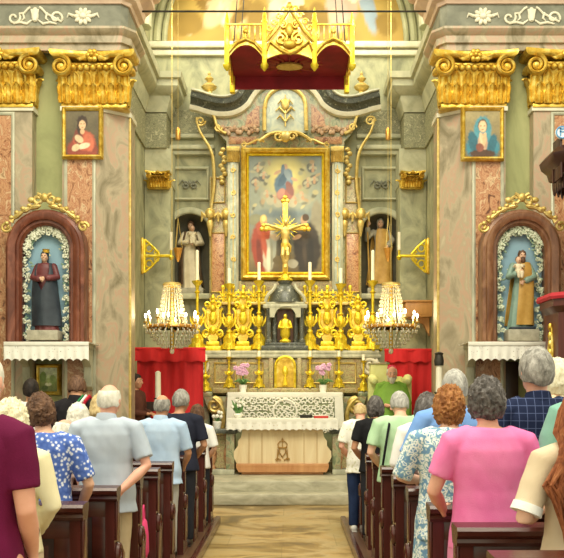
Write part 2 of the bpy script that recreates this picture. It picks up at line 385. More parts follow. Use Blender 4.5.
mb.loft([[(x, 12.6, z) for x, z in O], [(x, 16.2, z) for x, z in O], [(x, 16.2, z) for x, z in I], [(x, 12.6, z) for x, z in I], [(x, 12.6, z) for x, z in O]], False)
# loft closes each ring on itself: rebuild as an open strip
mb = MB(); n = len(O); vs = [(x, y, z) for P in (O, I) for y in (12.6, 16.2) for x, z in P]; fs = []
for i in range(n-1): fs += [(i, i+1, n+i+1, n+i), (2*n+i, 3*n+i, 3*n+i+1, 2*n+i+1), (i, 2*n+i, 2*n+i+1, i+1), (n+i, n+i+1, 3*n+i+1, 3*n+i)]
struct(mb.add(vs, fs).build('ceiling_chancel', VAULT))
mb = MB()
for r, y in ((2.3, 15.2), (2.3, 13.6)): mb.tube(arc_pts(0, LZ, 2.36, 0, PI, 36, y), .1, 8, flat=1.6)
struct(mb.build('trim_9', STUCCO))
# wall above the chancel arch
out = [(-4.5, 9.0)]+[(-2.3, 9.0)]; O = arc_pts(0, 7.75, 2.15, PI, 0, 30)
struct(MB().prism([(-4.5, 9.0), (-2.3, 9.0), (-2.3, 7.75)]+O+[(2.3, 7.75), (2.3, 9.0), (4.5, 9.0), (4.5, 10.6), (-4.5, 10.6)], WY, 12.6).build('wall_front_arch', PLASTER))

# ------------------------------------------------------------------ entablatures
def entab(prof, path, name, m):
    """profile (out, z) swept along a plan path of (x,y); out = to the left of travel"""
    P = [Vector((x, y)) for x, y in path]; rings = []
    for i, p in enumerate(P):
        d0 = (P[i]-P[i-1]).normalized() if i else None; d1 = (P[i+1]-P[i]).normalized() if i < len(P)-1 else None
        n0 = Vector((-d0.y, d0.x)) if d0 else None; n1 = Vector((-d1.y, d1.x)) if d1 else None
        if n0 and n1:
            n = (n0+n1); n = n/(n.length**2)*2 if n.length > .1 else n0
        else: n = n0 or n1
        rings.append([(p.x+n.x*o, p.y+n.y*o, z) for o, z in prof])
    return struct(MB().loft(rings).build(name, m))
ARCH = [(-.05,6.04),(.06,6.04),(.06,6.13),(.1,6.13),(.1,6.22),(.14,6.25),(.17,6.29),(.17,6.32),(-.05,6.32)]
FRIEZE = [(-.05,6.32),(.05,6.32),(.05,6.65),(-.05,6.65)]
CORN = [(-.05,6.65),(.08,6.65),(.1,6.69),(.16,6.72),(.18,6.8),(.3,6.9),(.3,6.98),(.36,7.0),(.42,7.08),(.42,7.14),(-.05,7.2)]
CORNP = M_noise('rose_stucco', [(.3,'#c5a691'),(.6,'#d9bea6'),(.8,'#e2cdb6')], 3, .6)
for s in (-1, 1):
    # plan from the outer pilaster to the chancel jamb, then back along the chancel wall
    pth = [(-4.5, 11.9), (-2.17, 11.9), (-2.12, 11.96), (-2.12, 12.62)]
    if s > 0: pth = [(-x, y) for x, y in reversed(pth)]
    pth2 = [(x, y) for x, y in pth]
    rev = list(reversed(pth2))
    entab(ARCH, rev, 'trim_10', CREAMM); entab(FRIEZE, rev, 'trim_11', STUCCO_D); entab(CORN, rev, 'trim_12', CORNP)
    side = [(-2.4, 12.6), (-2.4, 15.3), (-2.05, 15.3), (-2.05, 15.9)]
    side = list(reversed(side)) if s < 0 else [(-x, y) for x, y in side]
    SP = [(-.03,6.3),(.05,6.3),(.08,6.42),(.12,6.5),(.12,6.56),(.22,6.6),(.3,6.68),(.3,6.78),(.36,6.8),(.38,6.9),(-.03,6.92)]
    SP2 = [(o*.85 if o > 0 else o, z) for o, z in SP]
    entab(SP2, side, 'trim_13', STUCCO)
    entab([(-.03,5.7),(.03,5.7),(.03,6.28),(-.03,6.28)], side, 'trim_14', ORNATE)

# ------------------------------------------------------------------ gilded capital (local: centred x, wall at y=0, foot at z=0)
def leaf(mb, x, y, z, w, h, curl, rz=0, th=.02, lobes=3):
    c, s_ = math.cos(rz), math.sin(rz)
    def f(u, v):
        a = (u-.5)*2; wid = w*(.55+.45*math.sin(PI*min(1, v*.9+.15)))*(1+.12*math.sin(v*PI*2*lobes))*(1-.55*max(0, v-.8)/.2)
        lx = a*wid/2; out = .02+.05*math.sin(PI*v*.5)*h+(curl*max(0, v-.65)/.35)**1.0*1.0*(1 if v > .65 else 0)
        zz = h*(v if v < .82 else .82+(v-.82)*(.35))-(.35*h*max(0, v-.9))
        out += .018*math.cos(a*PI*1.5)
        return Vector((x+lx*c+out*s_, y-out*c+lx*s_, z+zz))
    mb.sheet(f, 6, 9, th)
def capital(parent, w, dep, m, off):
    """w = shaft width"""
    k = w/.85; ox, oy, oz = off; T = Matrix.Translation(Vector(off))
    bell = MB().loft([[(sx*(w/2)*q, yy*dep*q2, z*k) for sx, yy in ((-1,0),(1,0),(1,-1),(-1,-1))] for z, q, q2 in ((0,1,1),(.03,1.03,1.08),(.05,1,1),(.42,1.02,1.05),(.5,1.1,1.15))])
    bell.box(-w/2-.02, w/2+.02, -dep-.02, 0, -.03*k, .02*k, .008)
    bell.xf(T).build('bell', m, parent)
    for row, (z, h, nn, cu) in enumerate(((.02,.30,7,.05),(.04,.46,6,.07))):
        for i in range(nn):
            t = (i+.5)/nn if row == 0 else (i+1)/(nn+1) if nn < 4 else i/(nn-1)
            L = MB(); leaf(L, (-w/2+w*t)*1.0, -dep*(1.0)-(.02 if row == 0 else 0), z*k, w/nn*.95, h*k, cu, 0, .02)
            L.xf(T).build('acanthus_leaf', m, parent)
    for s in (-1, 1):
        L = MB(); leaf(L, s*w/2, -dep*.5, .03*k, dep*1.0, .42*k, .07, s*PI/2*1.0, .02); L.xf(T).build('acanthus_leaf', m, parent)
        V = MB(); cx = s*(w/2+.0*k); cz = .5*k
        P = spiral(cx, cz, .135*k, .02*k, 2.1, PI/2, -dep-.1, 44, s)
        V.tube(P, [.034*k*(1-.55*i/44) for i in range(45)], 8, flat=2.2)
        V.ball((cx, -dep-.1, cz), (.03*k,.05,.03*k))
        V.tube(chain([(s*.08*k, -dep-.08, .6*k), (s*w*.3, -dep-.1, .645*k), (cx, -dep-.1, cz+.135*k)]), [.02*k,.03*k,.034*k], 8, flat=2)
        V.tube([(cx, -dep-.1, cz), (cx+s*.05*k, -dep*.6, cz), (cx+s*.07*k, -dep*.3, cz)], [.05*k,.07*k,.05*k], 10, True)
        V.xf(T).build('volute', m, parent)
    E = MB()
    for i in range(7): E.ball(((-.5+(i+.5)/7)*w*.72, -dep-.06, .5*k), (.045*k,.05,.05*k), 10, 6)
    E.box(-w*.38, w*.38, -dep-.06, 0, .53*k, .57*k, .01); E.xf(T).build('egg_moulding', m, parent)
    aw = w/2+.14*k
    def ab(q): return [(-aw*q,0)]+[(-aw*q+2*aw*q*i/10, -(dep+.16)*q+.09*math.sin(PI*i/10)) for i in range(11)]+[(aw*q,0)]
    A = MB().loft([[(x, y, z*k) for x, y in ab(q)] for z, q in ((.63,.94),(.655,1),(.7,1.02),(.72,1.0))]); A.xf(T).build('abacus', m, parent)
    G = MB()
    for i in range(6):
        a = 2*PI*i/6; G.ball((.055*k*math.cos(a), -dep-.12, .645*k+.055*k*math.sin(a)), (.04*k,.035,.04*k), 8, 6)
    G.ball((0, -dep-.15, .645*k), .035*k)
    for s in (-1, 1): G.tube([(s*.09*k,-dep-.1,.63*k),(s*.17*k,-dep-.11,.6*k),(s*.24*k,-dep-.1,.63*k)], [.03*k,.028*k,.012*k], 8)
    G.xf(T).build('rosette', m, parent)

# ------------------------------------------------------------------ giant pilasters
def pilaster(label, cx, w, s, chamfer):
    t = thing('pilaster', label, 'pilaster', (cx, WY, 0), 0, 'giant marble pilasters of the chancel wall')
    x0, x1 = -w/2, w/2
    def shape(g, z0, z1, y):
        if chamfer:
            fw = w*.56
            pl = [(x0-g, 0), (x0-g, y-g), (x0+fw, y-g), (x1+g, .1-g), (x1+g, .5), (x1-.2, .5), (x1-.2, 0)]
            if s > 0: pl = [(-a, b) for a, b in reversed(pl)]
        else: pl = [(x0-g, 0), (x0-g, y-g), (x1+g, y-g), (x1+g, 0)]
        return MB().loft([[(a, b, z) for a, b in pl] for z in (z0, z1)])
    shape(0, 0, 5.4, -.2).build('shaft', CREAMM, t)
    b = shape(.05, 0, .55, -.2); q = shape(.03, .55, .68, -.2); b.add(q.v, q.f); q = shape(.05, .68, .74, -.2); b.add(q.v, q.f); b.build('plinth', GREYM, t)
    q = shape(.025, 5.26, 5.32, -.2); q.build('astragal', STUCCO_W, t)
    fx = (-w/2+w*.28 if chamfer else 0); fx = fx if s < 0 or not chamfer else -fx
    hw = .165 if chamfer else .15
    MB().box(fx-hw, fx+hw, -.215, -.19, .9, 5.2).build('marble_inlay', PINKM, t)
    mb = MB(); frame_rect(mb, fx-hw, fx+hw, .9, 5.2, .045, -.235, -.2); mb.build('inlay_frame', GREYM, t)
    if chamfer:
        MB().tube([(x1*-s, .1, .75), (x1*-s, .1, 5.3)], .02, 8).build('edge_fillet', GOLD_P, t)
    capital(t, w if not chamfer else w*.98, .24, GOLD, (0, .02 if not chamfer else .04, 5.33))
    return t
cxi = (wx(63, 11.9)+wx(127, 12.1))/2; cxr = (wx(440, 12.1)+wx(504, 11.9))/2; wi = .84
PILX = (cxi+(-cxr))/2
pilaster('cream marble pilaster with gilded capital left of the chancel, small portrait below its capital', PILX, wi, -1, True)
pilaster('cream marble pilaster with gilded capital right of the chancel, blue-mantled portrait on it', -PILX, wi, 1, True)
pilaster('outer pilaster with gilded capital at the left edge, beyond the dark-robed statue', -3.75, .84, -1, False)
pilaster('outer pilaster with gilded capital at the right edge, behind the pulpit', 3.72, .84, 1, False)
# corner pilasters at the end of the chancel
def corner(label, s):
    t = thing('pilaster', label, 'pilaster', (s*2.14, 15.9, 0), 0, 'corner pilasters in the chancel')
    MB().box(*sorted((s*.255, -s*.19)), -.6, -.01, .3, 5.1, .01).build('shaft', PLASTER, t)
    MB().box(-.22, .22, -.64, -.01, .3, .75, .02).build('plinth', GREYM, t)
    capital(t, .31, .1, GOLD, (0, -.6, 5.0))
    MB().box(*sorted((s*.255, -s*.2)), -.58, -.01, 5.1, 5.7).build('entablature_block', STUCCO, t)
corner('plain grey corner pilaster with small gilded capital on the left of the chancel', -1)
corner('plain grey corner pilaster with small gilded capital on the right of the chancel', 1)

# stucco reliefs on the frieze
def scroll_relief(label, x0, x1, zc, y):
    cx = (x0+x1)/2; t = thing('frieze_relief', label, 'relief', (cx, y, zc), 0, 'stucco frieze reliefs'); L = (x1-x0)/2
    for s in (-1, 1):
        mb = MB()
        mb.tube(chain(spiral(s*L*.78, -.02, .02, .09, 1.1, 0, 0, 18, -s), [(s*L*.6, 0, .1), (s*L*.4, 0, .04), (s*L*.25, 0, .1), (s*.06, 0, .12)]), .016, 7)
        mb.tube([(s*L*.8, 0, -.1), (s*L*.55, 0, -.08), (s*L*.3, 0, -.1), (s*L*.12, 0, -.05)], [.012,.018,.018,.01], 7)
        mb.tube([(s*L*.45, 0, .05), (s*L*.4, 0, -.03), (s*L*.5, 0, -.06)], [.014,.016,.006], 7)
        mb.build('scroll', STUCCO_W, t)
    g = MB().ball((0, 0, .02), (.05,.03,.1))
    for a in (-.5, 0, .5): g.tube([(0,0,-.06), (.1*math.sin(a),-.01,.1*math.cos(a))], [.03,.012], 7)
    g.build('palmette', STUCCO_W, t)
def flower_relief(label, x, zc, y):
    t = thing('frieze_rosette', label, 'relief', (x, y, zc), 0, 'stucco frieze reliefs')
    for i in range(10):
        a = 2*PI*i/10; MB().ball((.085*math.cos(a), 0, .075*math.sin(a)), (.045,.025,.028), 8, 6, Matrix.Rotation(-a, 3, 'Y')).build('petal', STUCCO_W, t)
    MB().ball((0,-.01,0), (.05,.04,.045)).build('boss', STUCCO_W, t)
    for s in (-1, 1): MB().tube([(s*.12,0,0),(s*.19,0,.03),(s*.21,0,-.02)], [.025,.02,.006], 7).build('leaf_tip', STUCCO_W, t)
FY = 11.84
scroll_relief('white stucco scrollwork on the frieze at the upper left corner', wx(8,FY), wx(62,FY), 6.49, FY)
flower_relief('white stucco flower on the frieze above the left inner gilded capital', wx(83,FY), 6.49, FY)
flower_relief('white stucco flower on the frieze above the right inner gilded capital', wx(483,FY), 6.49, FY)
scroll_relief('white stucco scrollwork on the frieze at the upper right corner', wx(503,FY), wx(560,FY), 6.49, FY)
# tie rod across the chancel arch
t = MB().tube([(-2.3, 12.35, 6.77), (2.3, 12.35, 6.77)], .014, 8).build('tie_rod', IRON, None, (0,12.35,6.77)); tag(t, 'thin dark iron tie rod spanning the chancel arch above the canopy', 'rod')

# door opening beside the right shrine
struct(MB().box(wx(505,12), wx(519,12), 12.02, 12.12, 0, 1.95, .01).build('door_1', M_wood('dark_door', '#2e1f17', '#46301f', .4)))
# ------------------------------------------------------------------ robed statues (local: faces -y, foot at z=0, about 1.1 m)
def statue(parent, H, robe_m, mantle_m, skin_m, hair_m, pose, child=None, wrap=None, seed=1):
    k = H/1.7; rr = random.Random(seed)
    sway = lambda z: .03*math.sin(z*2.2+seed)
    def ring(z, rx, ry, folds, ph, a0=0, a1=2*PI, n=40, x=0, y=0):
        P = []
        for i in range(n):
            a = a0+(a1-a0)*i/n; f = 1+folds*(.6*math.sin(9*a+ph)+.4*math.sin(17*a+ph*2.3))
            P.append((k*(x+sway(z)+rx*f*math.cos(a)), k*(y+ry*f*math.sin(a)), k*z))
        return P
    ZS = [(0,.26,.2,.09),(.05,.25,.19,.09),(.4,.21,.17,.08),(.75,.19,.15,.06),(.95,.175,.13,.04),(1.08,.155,.12,.03),(1.22,.17,.13,.02),(1.34,.19,.125,.015),(1.42,.15,.1,.01),(1.46,.07,.06,0)]
    mb = MB().loft([ring(z, rx, ry, f, z*1.5+seed) for z, rx, ry, f in ZS])
    sk = MB(); head = sk
    for s, (E, W) in zip((-1, 1), pose):
        sk = MB()
        S = Vector((s*.17, 0, 1.38)); E = Vector(E); W = Vector(W)
        mb.tube([k*S, k*E, k*(E+(W-E)*.75)], [k*.075, k*.085, k*.075], 12, True)
        f = (W-E).normalized(); sk.tube([k*(E+(W-E)*.6), k*W], [k*.035, k*.028], 10)
        sk.ball(k*(W+f*.05), (k*.035, k*.02, k*.045))
        sd = f.cross(Vector((0,1,0))); sd = sd.normalized() if sd.length > .1 else Vector((1,0,0))
        for q in range(4): sk.tube([k*(W+f*.07+sd*(q-1.5)*.018), k*(W+f*.11+sd*(q-1.5)*.022), k*(W+f*(.14-.01*abs(q-1.5))+sd*(q-1.5)*.02)], [k*.01, k*.009, k*.007], 6, True)
        sk.tube([k*(W+f*.03+sd*s*.02), k*(W+f*.06+sd*s*.05), k*(W+f*.09+sd*s*.055)], [k*.012, k*.01, k*.008], 6, True)
        remeshed(sk, 'hand', skin_m, parent, .006, 1)
    sk = head
    hx = sway(1.6)+.0; hc = Vector((hx, -.03, 1.585))
    sk.ball(k*hc, (k*.078, k*.092, k*.11)); sk.ball(k*(hc+Vector((0,-.03,-.055))), (k*.056, k*.06, k*.065)); sk.tube([k*Vector((hx,-.0,1.4)), k*Vector((hx,-.01,1.54))], [k*.055, k*.05], 10)
    sk.tube([k*(hc+Vector((0,-.09,.02))), k*(hc+Vector((0,-.115,-.025)))], [k*.01, k*.017], 8, True)
    for s in (-1, 1): sk.ball(k*(hc+Vector((s*.04,-.075,-.03))), (k*.022, k*.02, k*.02)); sk.ball(k*(hc+Vector((s*.03,-.082,.03))), (k*.018,k*.016,k*.009))
    sk.ball(k*(hc+Vector((0,-.088,-.062))), (k*.024,k*.012,k*.008))
    remeshed(mb, 'robe', robe_m, parent, .011, 2)
    remeshed(sk, 'head', skin_m, parent, .006, 2)
    for s in (-1, 1): MB().ball(k*(hc+Vector((s*.03,-.088,.012))), (k*.012,k*.008,k*.008), 8, 6).build('eye', MATS_EYE, parent)
    if hair_m:
        h = MB(); h.ball(k*(hc+Vector((0,.02,.025))), (k*.09, k*.098, k*.108), 20, 14); h.tube([k*(hc+Vector((0,.05,-.02))), k*(hc+Vector((0,.06,-.13)))], [k*.085, k*.07], 12, True)
        h.v = [tuple(Vector(v)*(1+.02*noise.noise(Vector(v)*40))) for v in h.v]; h.build('hair', hair_m, parent)
    if mantle_m:
        def f(u, v):
            lo, hi = wrap if wrap else (-97+(0 if v > .42 else 52*(1-v/.42)**.7), 268-(0 if v > .42 else 52*(1-v/.42)**.7)); a = math.radians(lo)+math.radians(hi-lo)*u; z = 1.40*(1-v)+.1*v
            r = (.215+.085*v**.8)*(1+.06*math.sin(8*u*PI+v*2)*(.3+v)); dr = .6 if v < .1 else 1
            r *= (.75+.25*min(1, v/.12)); g = max(0, .12-v)/.12
            return Vector((k*(sway(z)+r*1.02*math.cos(a)), k*(.01+r*.80*math.sin(a)), k*(z+.04*g)))
        MB().sheet(f, 36, 20, k*.02).build('mantle', mantle_m, parent)
    if child:
        cx, cy, cz, cm = child; c = MB(); P = Vector((cx, cy, cz))
        c.ball(k*P, (k*.075, k*.065, k*.11)); c.tube([k*(P+Vector((.02,0,-.05))), k*(P+Vector((.06,-.1,-.1))), k*(P+Vector((.05,-.11,-.2)))], [k*.05, k*.045, k*.03], 10, True); c.tube([k*(P+Vector((-.03,0,-.06))), k*(P+Vector((-.02,-.11,-.1))), k*(P+Vector((-.02,-.12,-.2)))], [k*.05, k*.045, k*.03], 10, True)
        for s in (-1, 1): c.tube([k*(P+Vector((s*.06,0,.07))), k*(P+Vector((s*.11,-.05,.02))), k*(P+Vector((s*.09,-.11,.06)))], [k*.03,k*.026,k*.02], 8, True)
        remeshed(c, 'child_robe', cm, parent, .008, 2)
        hh = MB().ball(k*(P+Vector((0,-.01,.17))), (k*.06,k*.066,k*.075), 14, 10); hh.tube([k*(P+Vector((0,-.07,.18))), k*(P+Vector((0,-.083,.16)))], [k*.008,k*.012], 6, True); hh.tube([k*P, k*(P+Vector((0,0,.13)))], k*.03, 8); hh.build('child_head', skin_m, parent)
        MB().ball(k*(P+Vector((0,.012,.185))), (k*.064,k*.066,k*.07), 14, 10).build('child_hair', hair_m or BROWNM, parent)
MATS_EYE = M_noise('dark_eye', [(.3,'#221a16'),(.7,'#2e241e')], 5, .3)
S_SKIN = M_noise('painted_flesh', [(.3,'#c79b7c'),(.7,'#dcb598')], 6, .5)
S_DARK = M_noise('painted_dark_blue', [(.3,'#1f2733'),(.7,'#36404a')], 5, .5)
S_MAROON = M_noise('painted_maroon', [(.3,'#54242a'),(.7,'#7b3c3e')], 5, .5)
S_OCHRE = M_noise('painted_ochre', [(.3,'#ad8238'),(.7,'#cda355')], 6, .5)
S_TEAL = M_noise('painted_grey_green', [(.3,'#6d8a7d'),(.7,'#90a898')], 6, .5)
S_CREAM = M_noise('painted_cream', [(.3,'#cbbd9c'),(.7,'#e8dcbe')], 6, .55)
S_BROWN = M_noise('painted_brown', [(.3,'#54412e'),(.7,'#76604a')], 6, .55)
S_HAIR = M_noise('painted_hair', [(.3,'#4a3222'),(.7,'#6b4c34')], 12, .6)
S_GREY = M_noise('painted_grey', [(.3,'#8f8a78'),(.7,'#b5ae9a')], 12, .6)

# ------------------------------------------------------------------ glazed shrines with statues
def shrine(label, cx, m, flower_m, shelf_label, cloth_label):
    ty = WY-.31; z0 = 2.2; hwg = .305; zs = 3.40; z1 = zs+hwg
    t = thing('shrine_case', label, 'shrine', (cx, ty, z0), 0, 'wall shrines')
    def archp(hw, zb=0): return [(-hw, 0, zb)]+arc_pts(0, zs-z0, hw, PI, 0, 24, 0)+[(hw, 0, zb)]
    prof = [(0,.06),(0,-.12),(.03,-.16),(.06,-.16),(.07,-.2),(.12,-.23),(.155,-.23),(.165,-.18),(.20,-.16),(.215,-.1),(.215,.06)]
    # the moulded arch: each point of the profile follows its own wider arch
    cols = []
    for o, y in prof: cols.append([(x, y, z) for x, _, z in archp(hwg+o)])
    n = len(cols[0]); MB().loft([[c[i] for c in cols] for i in range(n)]).build('arched_frame', m, t)
    MB().box(-hwg-.2, hwg+.2, -.23, .02, -.05, 0, .015).box(-hwg-.18, hwg+.18, -.24, .0, -.09, -.05, .012).build('sill', m, t)
    b = MB().prism([(-hwg-.05, -.05), (hwg+.05, -.05)]+[(x, z) for x, _, z in reversed(archp(hwg+.05))][1:-1], .02, .06); b.build('painted_back', BLUEBACK, t)
    g = MB(); rr = random.Random(int(abs(cx)*100))
    pts = archp(hwg-.045, .03)
    pts2 = [(-hwg+.045, 0, .03+i*(zs-z0)/9) for i in range(9)]+pts[1:-1]+[(hwg-.045, 0, .03+i*(zs-z0)/9) for i in range(9)]
    for x, _, z in pts2:
        for q in range(5):
            dx, dz = rr.uniform(-.045,.045), rr.uniform(-.05,.05); r = rr.uniform(.018,.03)
            for a in range(5): g.ball((x+dx+r*.7*math.cos(a*1.257), -.06+rr.uniform(-.03,.03), z+dz+r*.7*math.sin(a*1.257)), (r*.55, r*.4, r*.55), 6, 4)
    g.build('blossom_garland', flower_m, t, kind='stuff')
    L = MB()
    for x, _, z in pts2:
        for q in range(3):
            a = rr.uniform(0, 6.28); X, Z = x+rr.uniform(-.05,.05), z+rr.uniform(-.05,.05)
            L.tube([(X, -.04, Z), (X+.03*math.cos(a), -.05, Z+.03*math.sin(a)), (X+.06*math.cos(a), -.045, Z+.06*math.sin(a))], [.004,.016,.003], 6, flat=.5)
    L.build('garland_leaves', M_noise('garland_leaf', [(.3,'#6f8a72'),(.7,'#9fb59a')], 12, .6), t, kind='stuff')
    # gilded crest that follows the arch
    k = MB()
    for s in (-1, 1):
        k.tube([(s*x, -.16, z) for x, z in [( (hwg+.25)*math.sin(a), zs-z0+(hwg+.25)*math.cos(a)) for a in [i*.09 for i in range(1, 11)]]], [.012+.03*abs(math.sin(i*1.2)) for i in range(10)], 8)
        k.tube(spiral(s*.50, zs-z0+.28, .07, .015, 1.3, 0, -.16, 18, s), .02, 7)
        for j in range(6):
            a = .18+j*.16; k.ball((s*(hwg+.28)*math.sin(a), -.17, zs-z0+(hwg+.28)*math.cos(a)), (.035,.03,.03), 8, 6)
    k.build('gilded_crest', GOLD_P, t)
    f = MB()
    for s in (-1, 1):
        f.tube(spiral(s*.09, z1-z0+.33, .07, .02, 1.2, PI/2, -.17, 16, s), .022, 7); f.ball((s*.17, -.17, z1-z0+.32), (.05,.03,.04), 8, 6)
    f.ball((0,-.18,z1-z0+.35), (.05,.035,.06), 10, 7); f.build('crest_flower', GOLD_P, t)
    # shelf and its lace cloth
    sh = thing('altar_shelf', shelf_label, 'shelf', (wx(46.5, 11.25) if cx < 0 else wx(510.5, 11.25), ty+.07, 1.87), 0, 'shelves below the wall shrines'); 
    MB().box(.46, -.46, -.6, 0, .235, .29, .01).build('shelf_board', GREYM, sh)
    for s in (-1, 1): MB().prism([(-.0, -.3), (-.0, .235), (-.36, .235), (-.33, .15), (-.12, .0), (-.08, -.25)], s*.4-.05, s*.4+.05, 'x').build('bracket', GREYM, sh)
    c = MB()
    def lf(u, v):
        x = -.53+1.06*u; drop = .235*v*(1-.12*abs(math.sin(PI*u*11))*(v > .6)); return Vector((x, -.62-.01*math.sin(u*60)*v, .298-drop))
    c.sheet(lf, 132, 10, .004)
    for j in range(9): pass
    cl = thing('lace_cloth', cloth_label, 'lace cloth', (wx(46.5, 11.25) if cx < 0 else wx(510.5, 11.25), ty+.07, 1.87), 0, 'lace shelf cloths')
    c.build('lace_drop', LACE, cl); MB().box(.53, -.53, -.62, -.0, .291, .3, .003).build('linen_top', LINEN, cl)
    h = MB().box(-.53, .53, -.632, -.622, .255, .3, .003); h.build('linen_band', LINEN, cl)
    return t
fl_m = M_noise('cream_blossom', [(.3,'#c9cdb0'),(.6,'#eeeeda'),(.8,'#d8dcc0')], 30, .7)
fl_m2 = M_noise('pale_green_blossom', [(.3,'#b5c3a4'),(.6,'#e4ead2'),(.8,'#c6d0b0')], 30, .7)
SXL, SXR = wx(44.5, 11.62), wx(522, 11.62)
shrine('arched red-brown shrine case holding the dark-robed woman statue, left wall', SXL, BROWNM, fl_m, 'wall shelf under the red-brown shrine of the dark-robed woman', 'white lace cloth hanging from the shelf under the dark-robed woman statue')
shrine('arched tan-brown shrine case holding the bearded man and child statue, right wall', SXR, BROWNM2, fl_m2, 'wall shelf under the tan-brown shrine of the man and child', 'white lace cloth hanging from the shelf under the man and child statue')
def pedestal(t, z, m): MB().box(-.26, .26, -.14, .12, 0, z*.8, .01).box(-.23, .23, -.12, .1, z*.8, z, .01).build('plinth', m, t)
st = thing('statue', 'statue of a dark-robed woman in a maroon dress inside the left shrine', 'statue', (SXL, WY-.41, 2.34))
statue(st, 1.03, S_MAROON, S_DARK, S_SKIN, S_DARK, [((-.25,-.06,1.12),(-.06,-.22,1.08)), ((.25,-.06,1.14),(.05,-.24,1.1))], seed=2)
MB().lathe([(.045,0),(.05,.02),(.042,.03),(.05,.05)], (.005,-.015,1.005), 12).build('crown', GOLD, st)
q = MB().box(-.2,.2,-.18,.1,-.13,0,.012); q.build('plinth', S_GREY, st)
st = thing('statue', 'statue of a bearded man in ochre cloak carrying a child inside the right shrine', 'statue', (SXR, WY-.41, 2.35))
statue(st, 1.03, S_TEAL, S_OCHRE, S_SKIN, S_HAIR, [((-.27,-.08,1.12),(-.12,-.24,1.2)), ((.26,-.08,1.12),(.02,-.22,1.02))], child=(-.1,-.2,1.3,S_CREAM), wrap=(-112, 150), seed=5)
MB().ball((.012,-.075,.9), (.035,.03,.045), 10, 8).build('beard', S_HAIR, st)
q = MB().box(-.2,.2,-.18,.1,-.15,0,.012); q.build('plinth', S_GREY, st); MB().box(-.16,.16,-.16,.1,0,.035,.01).build('base', S_DARK, st)
st = thing('statue', 'cream and brown friar statue holding a baby in the left chancel niche', 'statue', (-NCX, 16.1, NZB+.12))
statue(st, 1.2, S_CREAM, S_BROWN, S_SKIN, S_HAIR, [((-.26,-.08,1.14),(-.02,-.22,1.16)), ((.27,-.06,1.14),(.1,-.24,1.12))], child=(.06,-.2,1.32,S_CREAM), wrap=(-35, 235), seed=9)
q = MB().box(-.24,.24,-.2,.14,-.12,0,.015); q.build('plinth', S_GREY, st)
st = thing('statue', 'statue in ochre cloak with a raised arm and staff in the right chancel niche', 'statue', (NCX, 16.1, NZB+.12))
statue(st, 1.25, S_GREY, S_OCHRE, S_SKIN, S_GREY, [((-.33,-.05,1.2),(-.3,-.12,1.5)), ((.28,-.08,1.15),(.16,-.25,1.0))], wrap=(-125, 165), seed=12)
MB().tube([(-.2,-.12,.02), (-.24,-.1,1.35)], .014, 8).build('staff', S_OCHRE, st)
q = MB().box(-.24,.24,-.2,.14,-.12,0,.015); q.build('plinth', S_GREY, st)

# ------------------------------------------------------------------ framed pictures
def picture(label, px0, px1, py0, py1, d, pic, m, fw=.05, seg=(50, 64)):
    x0, x1, z1, z0 = wx(px0,d), wx(px1,d), wz(py0,d), wz(py1,d); cx, cz = (x0+x1)/2, z0
    t = thing('framed_picture', label, 'painting', (cx, d, cz), 0)
    painted('canvas', PAINT, t, x0+fw-cx, x1-fw-cx, fw, z1-z0-fw, -.01, pic, *seg)
    mb = MB(); frame_rect(mb, x0+fw-cx, x1-fw-cx, fw, z1-z0-fw, fw, -.05, .04); mb.build('frame', m, t)
    return t
p = Pic(grad((0,'#4a3f2c'),(1,'#6b6046')), 1.28, .2, 1)
p.e(.5,.1,.5,.3,'#8d3f2e').e(.56,.32,.36,.24,'#b8583e',-15).e(.70,.28,.16,.22,'#c96a4c',10).e(.38,.42,.14,.2,'#75392a').e(.5,.74,.17,.17,'#3b281c').e(.41,.62,.08,.16,'#3b281c').e(.5,.68,.11,.115,'#dcb48c').e(.5,.53,.07,.07,'#d2a67e').e(.40,.36,.16,.08,'#dfbf98',-35).e(.55,.2,.2,.07,'#e2cfae',15).e(.30,.16,.14,.08,'#d8c097',30).e(.46,.7,.03,.012,'#5a3a26').e(.55,.7,.03,.012,'#5a3a26').e(.5,.63,.03,.01,'#a85a48')
picture('gold-framed portrait of a figure in red on the left inner pilaster', 62, 103, 107, 159, 11.84, p, GOLD, .055)
p = Pic(grad((0,'#74684a'),(1,'#a39468')), 1.28, .2, 2)
p.e(.5,.2,.52,.3,'#3a7f92').e(.5,.58,.27,.32,'#4f93a2').e(.24,.3,.15,.28,'#2c6576',15).e(.78,.26,.12,.26,'#2f6a7c',-12).e(.5,.3,.15,.22,'#c7a084').e(.5,.68,.14,.155,'#57432f').e(.5,.66,.12,.135,'#e3be96').e(.47,.38,.06,.17,'#e6c8a0',10).e(.55,.38,.06,.17,'#dcb98e',-8).e(.5,.06,.4,.1,'#4e3526').e(.42,.2,.12,.1,'#8c5040').e(.45,.67,.03,.012,'#5a3a26').e(.55,.67,.03,.012,'#5a3a26').e(.5,.59,.03,.012,'#a85a48')
picture('gold-framed portrait of a praying woman in blue on the right inner pilaster', 461, 504, 107, 161, 11.84, p, GOLD, .055)
p = Pic(grad((0,'#6e7a3c'),(.4,'#93a155'),(.6,'#c9d6a4'),(1,'#d5e2c6')), 1.2, .3, 3)
p.e(.2,.6,.2,.25,'#7f9a4c').e(.75,.5,.2,.2,'#8fa85a').e(.5,.3,.2,.08,'#e4e6c4').e(.5,.45,.12,.12,'#aebf78').e(.3,.15,.2,.1,'#54682e')
picture('small gold-framed green landscape low on the left wall behind the people', 36, 61, 364, 395, 12.05, p, GOLD, .05)

